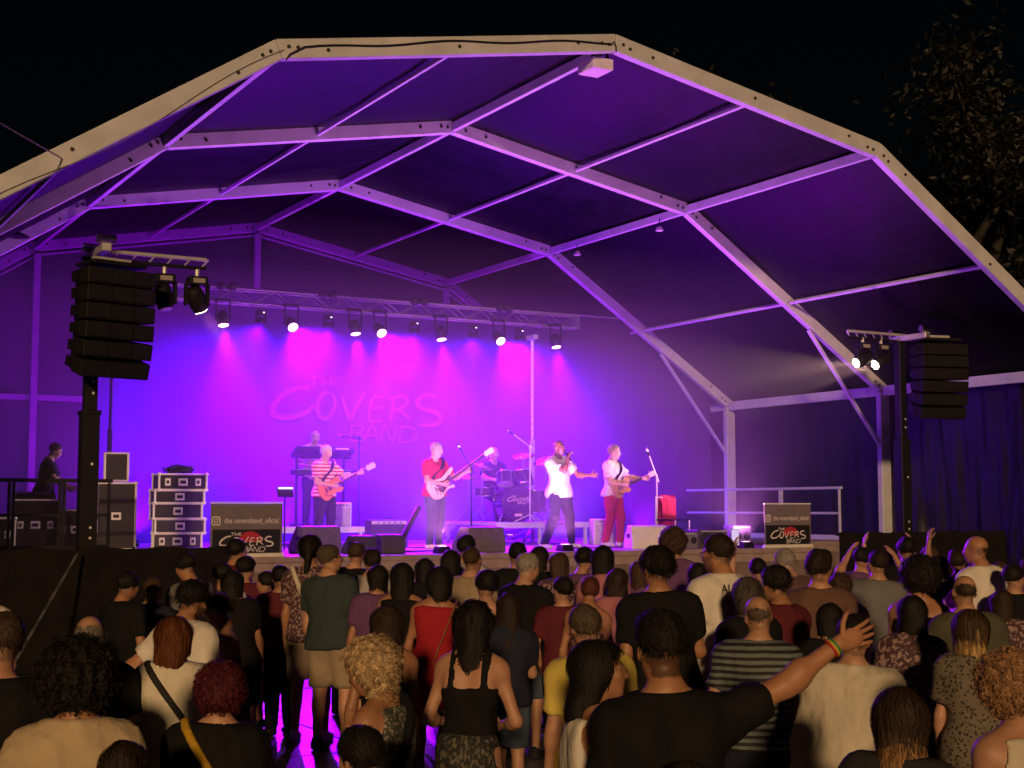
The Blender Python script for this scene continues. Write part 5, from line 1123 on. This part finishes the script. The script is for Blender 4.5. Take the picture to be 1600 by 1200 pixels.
q = Matrix.Translation(a.location) @ a.rotation_euler.to_matrix().to_4x4(); hc_ = Vector(K.Hc); fwd = Vector(K.Rh @ np.array([0, 1., 0])); pm = hc_ + Vector(K.Rh @ np.array([0, .125, -.07])); dm = (Vector(K.W[1]) + Vector(K.fd[1])*.07 - pm); dm = Vector((fwd.x*.6, fwd.y*.6, -.75)).normalized()
mc.location = q @ pm; dmw = q.to_3x3() @ dm
MB().cyl(dmw*.03, dmw*.20, .018, .013, 12).build('handle', M_BLACK, mc); MB().lathe([(0, -.025), (.018, -.02), (.026, 0), (.022, .03)], (0, 0, 0), 12, dmw.to_track_quat('Z', 'Y').to_matrix()).build('mic_grille', M_CHROME, mc)
GC2 = (.0, .17, 1.03); GN = (-.84, .20, .26); GC = GC2
a, K = muso('guitarist in white T-shirt and red trousers with a gold guitar', 2.62, 4.08, DZ, 152, 1.72, 'm', 'pale', 'blond_grey', 'tee white,trousers maroonbright,shoes white', seed=304, head=(12, -8, 0), arms=(('ik', gpt(.55), (-.5, .1, -1)), ('ik', gpt(-.02, (.02, .05, .05)), (.8, -.5, -.2))), grip=gk, legs={1: ((.15, .03, .50), (.22, -.04, .085)), -1: ((-.13, .08, .50), (-.17, .04, .085))})
guitar('electric_guitar', a, np.array(GC2)*1.72/1.75, GN, (0, 1, .15), mat('gold_top', (.55,.34,.10), .28, .2), 'gold single-cut electric guitar held by the guitarist in red trousers', shoulder=[(.12, .13, 1.15), (-.03, .15, 1.32), (-.13, .03, 1.47), (-.12, -.12, 1.36)], head=(.6,.5,.35))
muso('bald keyboard player in pale shirt standing behind the keyboards', -1.28, 8.12, DZ+.33, 178, 1.74, 'm', 'fair', 'bald_short', 'tee pinkpale,trousers navy', seed=305, res=.013, strands=0, head=(-8, -10, 0), lean=8, arms=(('ik', (-.24, .42, 1.12), (-.8, -.3, -.5)), ('ik', (.24, .40, 1.12), (.8, -.3, -.5))))
muso('drummer in dark shirt seated behind the drum kit', DRX+.05, DRY+.85, RZ, 172, 1.75, 'm', 'fair', 'bald_short', 'tee charcoal,trousers navy', seed=306, res=.014, strands=0, sit=.58, head=(0, -6, 0), legs={1: ((.22, .42, .48), (.22, .44, .085)), -1: ((-.22, .42, .48), (-.22, .44, .085))}, arms=(('ik', (-.20, .38, 1.10), (-.8, -.3, -.5)), ('ik', (.25, .36, 1.14), (.8, -.3, -.5))), grip={-1: (.9, .03, .3), 1: (.9, .03, .3)})
muso('stage technician in black T-shirt bending over the mixing desk', -6.08, 7.75, DZ, 108, 1.72, 'm', 'pale', 'short_brown', 'tee black,trousers black', seed=307, res=.013, strands=500, lean=10, head=(0, -16, 0), arms=(('ik', (-.15, .40, 1.02), (-.6, -.5, -.5)), ('ik', (.2, .38, 1.0), (.8, -.5, -.3))))
CROWD = [
    (-9.72, -11.11, 1.49, 25.0, 'm', 'tan', 'curly_black', 'tee sand,trousers navy',
     'person with big curly black hair and tan shirt at the left front', 'g=1.05', {'strands': 5200, 'res': 0.0118}),
    (-9.91, -10.55, 1.6, 17.0, 'm', 'fair', 'buzz_brown', 'tee black,trousers black',
     'person in black cut off by the left picture edge, shaved neck', 'g=1.15', {'strands': 500, 'res': 0.0118}),
    (-9.45, -7.17, 1.65, 9.0, 'm', 'fair', 'short_brown', 'tee white,shorts navy',
     'person in white short sleeves behind the black-shirted one, at the left picture edge', '', {'strands': 380, 'res': 0.0185}),
    (-8.79, -9.1, 1.44, 20.0, 'f', 'fair', 'bob_auburn', 'tee whitegauze drape=.2 hem=.72,skirt whitegauze hem=.35,strap charcoal a=-.12,1.44 b=.14,1.08',
     'person in white gauze dress with auburn bob, hand on hip', 'arms=(((-.8,-.25,-.75),(.62,.35,-.75)),"bent");g=1.1', {'strands': 3400, 'res': 0.0148}),
    (-9.16, -10.89, 1.4, 20.0, 'f', 'fair', 'crop_wine', 'tee black neck=.09,trousers black,strap mustard a=-.12,1.45 b=.16,1.05',
     'person in black top with mustard bag strap and wine-red short hair', 'g=1.2', {'strands': 3200, 'res': 0.0118}),
    (-9.68, -11.62, 1.26, 15.0, 'f', 'fair', 'long_dark', 'tee purple,trousers navy',
     'person showing only a dark crown of hair at the bottom edge beside the tan shirt', '', {'strands': 1600, 'res': 0.0118}),
    (-9.23, -9.16, 1.47, 1.0, 'm', 'fair', 'bald_grey', 'tee charcoal,trousers navy',
     'balding grey-haired person standing behind the big curly black hair', 'g=1.1', {'strands': 900, 'res': 0.0148}),
    (-9.0, -12.0, 1.3, 24.0, 'm', 'fair', 'short_black', 'tee black,shorts navy',
     'dark-haired head low at the bottom edge below the blonde curls', '', {'strands': 1800, 'res': 0.0118}),
    (-8.41, -10.84, 1.44, -41.0, 'f', 'tan', 'curly_blonde', 'tank leaf,shorts denim,strap black a=.1,1.45 b=-.14,1.1',
     'person with long blonde curls stooping to the side in a patterned vest', 'lean=9;head=(6,-14,0);arms=(((-.25,.3,-1),(.1,.5,-.8)),((.35,.1,-1),(.05,.35,-1)))', {'strands': 7000, 'res': 0.0148}),
    (-7.6, -8.98, 1.45, 30.0, 'f', 'tan', 'long_dark_brown', 'crop black top=1.24 hem=1.02 sw=.008,shorts denim',
     'person in black strappy top and denim shorts behind the blonde curls', 'arms=("down","down")', {'strands': 2200, 'res': 0.0148}),
    (-7.57, -9.93, 1.52, 31.0, 'f', 'fair', 'wavy_black', 'crop black top=1.28 hem=1.03,skirt paisley hem=.12 flare=.36',
     'person in black crop top with wide straps, bare shoulders, patterned skirt', 'arms=(((-.35,-.15,-1),(.35,.8,-.2)),((.35,-.15,-1),(-.35,.8,-.2)))', {'strands': 3400, 'res': 0.0148}),
    (-7.09, -10.3, 1.52, 19.0, 'm', 'fair', 'short_greybrown', 'tee yellow drape=.185,shorts beige',
     'greying person in loose yellow T-shirt behind the white vest', 'g=1.1;arms=("down","bent")', {'strands': 1500, 'res': 0.0148}),
    (-8.02, -11.76, 1.5, 99.0, 'f', 'tan', 'bob_black', 'tank white,trousers denim',
     'person in white vest with black bob, face turned sideways', 'head=(-14,4,-4)', {'strands': 4200, 'res': 0.0118}),
    (-8.09, -12.3, 1.64, 26.0, 'm', 'tan', 'quiff_black', 'tee black drape=.19 sleeve=.66,trousers black',
     'broad person in black T-shirt raising one bare arm with a striped wristband', 'g=1.04;arms=("down",((.94,.08,.44),(.88,.10,.62)));head=(4,0,0)', {'strands': 2600, 'raise_': 1, 'res': 0.0118}),
    (-6.24, -11.16, 1.49, 49.0, 'm', 'fair', 'short_black', 'long cream drape=.185,trousers navy',
     'person in long-sleeved cream shirt below the outstretched hand', 'g=1.12;arms=("down","bent")', {'strands': 1400, 'res': 0.0148}),
    (-7.39, -12.6, 1.38, 44.0, 'f', 'fair', 'long_highlight', 'tee charcoal,trousers black',
     'person with long brown hair streaked blonde at the bottom edge', '', {'strands': 5200, 'res': 0.0118}),
    (-6.91, -12.7, 1.46, -9.0, 'f', 'fair', 'curly_sandy', 'tank cream,trousers navy,strap cream a=.12,1.45 b=-.14,1.05',
     'person with sandy curls and pale strap at the right picture edge', 'g=1.1', {'strands': 5200, 'res': 0.0118}),
    (-5.09, -10.85, 1.45, 48.0, 'f', 'fair', 'long_blonde', 'tee leopard drape=.18 hem=.8,skirt leopard hem=.45',
     'person with long blonde-lit hair in a leopard-print dress', '', {'strands': 3400, 'res': 0.0148}),
    (-6.08, -10.3, 1.53, 39.0, 'm', 'fair', 'bald_short', 'tee striped,trousers navy',
     'bald person in dark shirt with grey stripes', 'g=1.12', {'strands': 500, 'res': 0.0148}),
    (-8.33, -12.69, 1.24, 36.0, 'f', 'fair', 'long_dark', 'tee black,trousers black',
     'crown of dark hair just showing below the black T-shirt', '', {'strands': 900, 'res': 0.0118}),
    (-8.08, -5.23, 1.5, 52.0, 'm', 'tan', 'short_black', 'tee black,trousers black',
     'person in black with dark hair, face in profile before the dark fence', 'arms=("bent","bent")', {'strands': 380, 'res': 0.0225}),
    (-8.38, -7.77, 1.55, 64.0, 'm', 'tan', 'messy_black', 'tee white,trousers beige',
     'bearded person in white polo with glasses, leaning to talk', 'lean=12;head=(-14,-12,0);arms=("hip","bent")', {'strands': 1500, 'beard': 0.8, 'glasses': 1, 'res': 0.0185}),
    (-7.85, -7.08, 1.43, -60.0, 'f', 'tan', 'bun_brown', 'strapdress brown hem=.5 top=1.26,shoes beige',
     'person in strapless brown dress with hair in a bun, in profile', 'arms=("bent","bent")', {'strands': 1400, 'res': 0.0185}),
    (-7.2, -4.18, 1.6, -35.0, 'm', 'tan', 'short_black', 'tee grey,trousers navy,strap black a=.1,1.45 b=-.12,1.1',
     'slim dark-haired person in grey T-shirt looking down to the side', 'head=(0,-18,0);arms=("bent","bent")', {'strands': 380, 'res': 0.0225}),
    (-6.06, -1.86, 1.65, 79.0, 'm', 'tan', 'messy_black', 'tee maroon,trousers black',
     'dark-haired head standing before the logo of the banner by the fence', '', {'strands': 380, 'res': 0.0225}),
    (-6.68, -3.36, 1.46, -2.0, 'm', 'fair', 'messy_black', 'tee white,shorts navy',
     'youth with dark fringe and white collar, beside the long black hair', 'head=(30,-8,0)', {'strands': 380, 'res': 0.0225}),
    (-6.34, -2.97, 1.5, 49.0, 'm', 'fair', 'messy_black', 'tee maroon,trousers black',
     'youth with dark mop of hair reaching an arm sideways', 'arms=("down",((.8,.5,.1),(.9,.3,-.1)))', {'strands': 380, 'res': 0.0225}),
    (-7.15, -5.2, 1.49, 23.0, 'f', 'tan', 'long_black_x', 'tee black,shorts black',
     'person with very long straight black hair in dark clothes', '', {'strands': 1500, 'res': 0.0225}),
    (-6.35, -3.65, 1.4, -20.0, 'm', 'tan', 'short_black', 'tee maroon,shorts navy',
     'dark-haired person in dull red shirt beside the floral top', '', {'strands': 380, 'res': 0.0225}),
    (-6.39, -4.13, 1.47, 0.0, 'm', 'tan', 'short_black', 'tee maroon,trousers black',
     'short dark-haired person half hidden by the floral top', '', {'strands': 380, 'res': 0.0225}),
    (-6.29, -4.6, 1.74, 36.0, 'f', 'tan', 'pony_black', 'tee floral,shorts beige,shoes white,strap cream a=-.13,1.45 b=.05,1.0',
     'tall person with pinned black hair, floral top and pale shorts', 'arms=("down","bent")', {'strands': 900, 'res': 0.0225}),
    (-6.28, -5.06, 1.68, 40.0, 'm', 'fair', 'short_greybrown', 'tee teal drape=.19,shorts beige,shoes black',
     'person with glasses in dark teal shirt and beige shorts', 'g=1.15;arms=("down","down")', {'strands': 900, 'glasses': 1, 'res': 0.0225}),
    (-5.38, -3.3, 1.65, 58.0, 'm', 'fair', 'short_brown', 'tee black,trousers navy',
     'brown-haired person just beyond the glasses and teal shirt', '', {'strands': 380, 'res': 0.0225}),
    (-5.42, -3.85, 1.59, 28.0, 'm', 'fair', 'quiff_dark', 'tee lightgrey,shorts grey',
     'person with upright dark hair and pale grey shirt near the stage', '', {'strands': 380, 'res': 0.0225}),
    (-6.1, -5.49, 1.52, 24.0, 'f', 'tan', 'long_black_x', 'tee purple,shorts black',
     'person with long flat black hair next to the pale grey shirt', 'arms=("down","cross")', {'strands': 1100, 'res': 0.0225}),
    (-6.08, -5.96, 1.55, 25.0, 'f', 'tan', 'long_black_w', 'dress black hem=.5',
     'person with wide flowing black hair left of the red dress', '', {'strands': 1400, 'res': 0.0225}),
    (-4.9, -3.98, 1.51, 26.0, 'f', 'tan', 'long_black', 'tee black,trousers black',
     'person with glossy black hair right behind the red dress', '', {'strands': 380, 'res': 0.0225}),
    (-6.18, -6.73, 1.55, 28.0, 'f', 'tan', 'bob_black_m', 'dress red hem=.62 flare=.22,strap tanleather a=.14,1.42 b=-.02,.9 w=.008',
     'person in red sleeveless dress with black bob and thin bag strap', 'arms=("down","bent")', {'strands': 1300, 'res': 0.0225}),
    (-4.35, -3.69, 1.71, 28.0, 'm', 'fair', 'short_black', 'tee lightgrey,trousers black',
     'dark-haired head in front of the biggest wedge monitor', '', {'strands': 380, 'res': 0.0225}),
    (-4.82, -4.43, 1.59, 27.0, 'f', 'fair', 'long_black', 'tee lightgrey,trousers denim',
     'person with long dark hair beside the shaven person with glasses', '', {'strands': 380, 'res': 0.0225}),
    (-5.14, -5.36, 1.65, 76.0, 'm', 'fair', 'buzz_brown', 'tee beige,trousers navy',
     'shaven-headed person with glasses and beige T-shirt, in profile', '', {'glasses': 1, 'strands': 380, 'res': 0.0225}),
    (-5.98, -7.17, 1.53, 29.0, 'f', 'fair', 'crop_black', 'tank navy top=1.40,skirt navy hem=.5',
     'person with cropped black hair and bare neck in dark blue top', 'arms=("bent","down")', {'strands': 1200, 'res': 0.0185}),
    (-4.22, -4.53, 1.66, 34.0, 'm', 'fair', 'short_black', 'tee black,trousers black',
     'black-haired person in black before the drum platform', '', {'strands': 380, 'res': 0.0225}),
    (-5.1, -6.2, 1.62, 56.0, 'm', 'fair', 'short_grey', 'tee black drape=.185,shorts denim',
     'grey-haired person in black T-shirt and denim shorts', 'arms=("down","down")', {'strands': 900, 'res': 0.0225}),
    (-3.81, -4.32, 1.61, 61.0, 'f', 'fair', 'long_black', 'tee black,trousers black',
     'person in black with dark hair in front of the singer', '', {'strands': 380, 'res': 0.0225}),
    (-4.09, -5.08, 1.58, 6.0, 'f', 'fair', 'long_brown', 'tee floral,trousers black',
     'person with loose brown hair facing aside, below the singer', '', {'strands': 380, 'res': 0.0225}),
    (-3.67, -4.78, 1.6, 52.0, 'm', 'fair', 'messy_black', 'tee purple,trousers black',
     'dark-haired person looking down at a phone below the singer', 'head=(0,-15,0);arms=("phone","phone")', {'phone': -1, 'plab': 'glowing phone held low in the front row below the singer', 'strands': 380, 'res': 0.0225}),
    (-4.14, -5.93, 1.66, 33.0, 'f', 'fair', 'long_black', 'tee pink,trousers navy',
     'person with smooth dark hair and pink sleeve, front row', '', {'strands': 380, 'res': 0.0225}),
    (-4.4, -6.49, 1.49, 38.0, 'f', 'fair', 'wavy_brown_l', 'tee pink,skirt pink hem=.6',
     'person with long wavy brown hair reaching mid back', '', {'strands': 1400, 'res': 0.0225}),
    (-5.08, -7.09, 1.47, 27.0, 'f', 'tan', 'bun_auburn', 'crop floral top=1.26 hem=.9 sw=.008,trousers black',
     'person with auburn hair tied up and thin shoulder straps', 'arms=("down","bent")', {'strands': 900, 'res': 0.0225}),
    (-5.68, -8.93, 1.73, 32.0, 'm', 'tan', 'messy_black_b', 'tee black drape=.19,trousers black',
     'tall person with thick dark hair, black T-shirt and lit bare neck', 'g=1.06', {'strands': 2200, 'res': 0.0185}),
    (-2.67, -4.85, 1.76, 36.0, 'f', 'fair', 'curly_brown', 'tee purple,trousers navy',
     'person with a cloud of curly hair right before the pale wedge monitor', '', {'strands': 1200, 'res': 0.0225}),
    (-3.26, -6.09, 1.5, 45.0, 'f', 'fair', 'bob_black_m', 'tee maroon,trousers black',
     'person with dark bob between the tall black shirt and the white printed shirt', 'arms=("bent","up")', {'strands': 380, 'res': 0.0225}),
    (-4.78, -8.35, 1.8, -0.0, 'm', 'tan', 'short_dark_b', 'tee white drape=.19,shorts beige',
     'tall person in white T-shirt with small print on the back', 'g=1.05;arms=("down","down")', {'strands': 1600, 'beard': 0.5, 'glasses': 1, 'print_': 1, 'res': 0.0185}),
    (-5.14, -9.06, 1.54, 11.0, 'f', 'fair', 'wavy_dark_s', 'tee black,trousers black',
     'person with dark hair streaked grey beside the bald striped one', '', {'strands': 1600, 'glasses': 1, 'res': 0.0185}),
    (-4.62, -8.79, 1.59, 6.0, 'm', 'tan', 'messy_black', 'tee maroon neck=.1,trousers black',
     'person with thick black hair and open-necked dark red shirt', '', {'strands': 1300, 'res': 0.0185}),
    (-4.04, -8.5, 1.68, 32.0, 'm', 'fair', 'quiff_dark', 'tee brown drape=.18,trousers navy',
     'person in brown T-shirt with upright dark hair', 'arms=("down","down")', {'strands': 1300, 'res': 0.0185}),
    (-2.88, -7.46, 1.45, 43.0, 'm', 'fair', 'curly_small', 'tee beige,shorts navy',
     'child with a round mop of curly brown hair', '', {'strands': 800, 'res': 0.0225}),
    (-2.43, -5.9, 1.52, 39.0, 'f', 'fair', 'short_black', 'tee black,trousers black',
     'person holding a bright phone up near the speaker boxes', 'arms=("up","phone")', {'phone': -1, 'plab': 'bright phone held up above the heads near the speaker boxes', 'strands': 380, 'res': 0.0225}),
    (-2.44, -6.41, 1.62, -9.0, 'm', 'fair', 'short_grey', 'tee brown,trousers black',
     'grey-haired person with glasses looking aside beneath the banner', '', {'glasses': 1, 'strands': 380, 'res': 0.0225}),
    (-1.11, -5.79, 1.6, 43.0, 'm', 'fair', 'short_black', 'tee purple,trousers black',
     'dark-haired person just below the end of the guard rail', '', {'strands': 380, 'res': 0.0225}),
    (-2.43, -7.37, 1.64, 48.0, 'm', 'fair', 'short_dark_b', 'tee grey,trousers navy',
     'person in grey T-shirt clapping hands above the head', 'arms=("clap","clap")', {'strands': 380, 'res': 0.0225}),
    (-0.45, -5.56, 1.53, 45.0, 'm', 'fair', 'short_brown', 'long beige,trousers black',
     'person in beige sleeves raising both arms beside the tent post', 'arms=("up","up")', {'strands': 380, 'res': 0.0225}),
    (-3.77, -9.19, 1.63, 46.0, 'f', 'tan', 'curly_black_m', 'tank black top=1.36 neck=.15,skirt black hem=.4',
     'person with a large dark mane and bare lit shoulders in black', 'g=1.08;arms=("bent","cross")', {'strands': 1900, 'res': 0.0185}),
    (-0.91, -6.2, 1.7, 15.0, 'm', 'tan', 'short_black', 'tee black,trousers black',
     'dark-haired person with arm raised to the face by the tent post', 'arms=("phone","down")', {'strands': 380, 'res': 0.0225}),
    (-0.36, -6.02, 1.61, 16.0, 'f', 'fair', 'long_brown', 'tee purple,trousers black',
     'violet-lit person with dark hair before the brown fence', '', {'strands': 380, 'res': 0.0225}),
    (-0.92, -6.69, 1.54, 46.0, 'f', 'fair', 'long_black', 'tee black,trousers black',
     'person with black hair in the shade beside the dark mane', '', {'strands': 380, 'res': 0.0225}),
    (-0.49, -6.51, 1.58, 29.0, 'm', 'tan', 'quiff_dark', 'tee purple,trousers black',
     'person with flat-topped hair before the brown fence, hand raised', 'arms=("up","down")', {'strands': 380, 'res': 0.0225}),
    (-1.27, -7.49, 1.75, 6.0, 'm', 'tan', 'bald_dark', 'tee white,trousers navy',
     'bald person in bright white shirt before the brown fence', '', {'strands': 380, 'res': 0.0225}),
    (-0.95, -7.14, 1.55, 48.0, 'm', 'fair', 'short_black', 'tee beige,trousers black',
     'round dark head just below the bright white shirt', '', {'strands': 380, 'res': 0.0225}),
    (-3.84, -9.67, 1.56, 39.0, 'm', 'fair', 'bald_brown', 'tee olive drape=.185,trousers navy',
     'balding person in olive T-shirt with lit scalp', 'g=1.1', {'strands': 500, 'res': 0.0185}),
    (-0.46, -6.95, 1.49, 9.0, 'f', 'fair', 'long_brown', 'tee pink,trousers navy',
     'violet-lit person with loose hair beside the right edge crowd', '', {'strands': 380, 'res': 0.0225}),
    (-1.4, -7.92, 1.51, 49.0, 'm', 'fair', 'short_black', 'tee black,trousers black',
     'dark-haired person second from the right picture edge', '', {'strands': 380, 'res': 0.0225}),
    (0.07, -6.81, 1.52, 20.0, 'f', 'fair', 'long_brown', 'tee purple,trousers black',
     'violet-rimmed person at the right picture edge', '', {'strands': 380, 'res': 0.0225}),
    (-2.61, -8.91, 1.39, 49.0, 'f', 'fair', 'long_dark_brown', 'tee floral,trousers black',
     'dark-haired person in floral shirt beside the olive T-shirt', '', {'strands': 380, 'res': 0.0225}),
    (-4.78, -10.09, 1.48, 45.0, 'f', 'fair', 'long_black', 'tee floral,trousers black',
     'person with black hair hidden behind the pointing hand', '', {'strands': 380, 'res': 0.0185}),
    (-5.03, -9.66, 1.42, 46.0, 'f', 'fair', 'long_black', 'tee black,trousers black',
     'dark-haired person in the shadow below the outstretched arm', '', {'strands': 380, 'res': 0.0185}),
    (-6.21, -7.87, 1.42, 29.0, 'f', 'fair', 'long_dark', 'tee navy,shorts denim',
     'dark-haired person in dark blue, half hidden behind the cropped black hair', '', {'strands': 380, 'res': 0.0185}),
    (-4.99, -6.63, 1.44, 32.0, 'm', 'fair', 'short_black', 'tee maroon,trousers black',
     'dark-haired person in dull red shirt left of the auburn tied hair', '', {'strands': 380, 'res': 0.0225}),
    (-3.46, -5.48, 1.5, 35.0, 'f', 'fair', 'long_brown', 'tee purple,trousers black',
     'brown-haired person right of the long wavy hair, front row', '', {'strands': 380, 'res': 0.0225}),
    (-7.66, -4.49, 1.41, 25.0, 'm', 'fair', 'short_brown', 'tee navy,trousers black',
     'brown-haired person in navy behind the white polo', '', {'strands': 380, 'res': 0.0225}),
]
build_crowd()
# ------------------------------------------------------------------ dark trees on the slope behind the tent
M_BARK = mat('bark', (.05,.042,.036), .9, noise=.4, nscale=6, bump=.5, bscale=14); M_LEAF = mat('leaves', (.035,.045,.022), .6, attr='col')
def tree(x, y, z, h, rad, nl, lab, seed, lean=0., bare=False):
    rg = np.random.default_rng(seed); e = empty('tree', (x, y, z), 0, lab, 'tree', 'trees behind the tent'); m = MB(); tips = []
    def limb(p, d, L, r, depth):
        pts = [Vector(p)]; dd = Vector(d).normalized(); n = 6
        for i in range(n): dd = (dd + Vector(rg.normal(0, .16, 3)) + Vector((0, 0, .06))).normalized(); pts.append(pts[-1] + dd*L/n)
        m.tube(pts, [r*(1-.72*i/n) for i in range(n+1)], 7)
        if depth == 0: tips.extend(pts[2:])
        else:
            for k in range(4 if depth == 2 else 3):
                t = pts[int(rg.integers(2, n+1))]; a = rg.uniform(0, 6.28); limb(t, dd*.5 + Vector((math.cos(a)*.8, math.sin(a)*.8, rg.uniform(.1, .7))), L*rg.uniform(.5, .72), r*.42, depth-1)
    limb((0, 0, -1.5), (lean, 0, 1), h*.62, .035*h, 2 if not bare else 2)
    m.build('trunk', M_BARK, e)
    T = np.array([tuple(t) for t in tips]); c = T[rg.integers(0, len(T), nl//14)] + rg.normal(0, rad*.16, (nl//14, 3))
    P = np.repeat(c, 14, 0) + rg.normal(0, .55, (len(c)*14, 3)); n = len(P)
    a = rg.normal(0, 1, (n, 3)); a /= np.linalg.norm(a, axis=1)[:, None]; b = np.cross(a, rg.normal(0, 1, (n, 3))); b /= np.linalg.norm(b, axis=1)[:, None]; s_ = rg.uniform(.07, .14, (n, 1))
    V = np.stack([P-a*s_*1.6, P+b*s_*.7, P+a*s_*1.6, P-b*s_*.7], 1).reshape(-1, 3)
    col = np.repeat(np.array([.0022, .0021, .0018])*rg.uniform(.5, 1.5, (n, 1)), 4, 0)
    link('crown', raw_mesh('crown', V, np.arange(n*4).reshape(-1, 4), col=col), M_LEAF, e)
for i, (x, y, z, h, rad, nl, ln, lab) in enumerate(((30, 17, 2, 15, 4, 12000, .25, 'dark tree with a forked leaning trunk beyond the tent corner'), (23, 27, 5, 15, 5, 13000, 0, 'dark leafy tree above the right shoulder of the tent'), (37, 25, 5, 17, 5, 13000, -.1, 'dark tree at the right picture edge behind the forked one'),
        (29, 36, 9, 17, 6, 13000, 0, 'large dark tree high on the slope'))):
    tree(x, y, z-1, h, rad, nl, lab, 70+i, ln)
# ------------------------------------------------------------------ stage smoke hanging under the tent
def haze(v0, v1, dens, lab):
    pts = [(-HW+.22, -.6), (-HW+.22, 4.1), (-6.9, 6.1), (6.9, 6.1), (HW-.22, 4.1), (HW-.22, -.6)]
    o = prism_uv(pts, v0, v1).build('haze', None)
    bm = bmesh.new(); bm.from_mesh(o.data); bmesh.ops.recalc_face_normals(bm, faces=bm.faces); bm.to_mesh(o.data); bm.free()
    m = bpy.data.materials.new('violet_tinted_smoke'); m.use_nodes = True; nt = m.node_tree; nt.nodes.clear()
    out = nt.nodes.new('ShaderNodeOutputMaterial'); v = nt.nodes.new('ShaderNodeVolumePrincipled')
    v.inputs['Color'].default_value = (.82, .66, .97, 1); v.inputs['Density'].default_value = dens; v.inputs['Anisotropy'].default_value = .25  # violet stage light put into the smoke colour, muting the warm cast
    nt.links.new(v.outputs[0], out.inputs['Volume']); o.data.materials.append(m)
    tag(o, lab, 'haze', None, 'stuff')
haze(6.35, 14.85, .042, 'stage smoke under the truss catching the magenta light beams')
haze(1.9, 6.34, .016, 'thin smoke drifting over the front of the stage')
print('script seconds', round(time.time()-T0, 1))
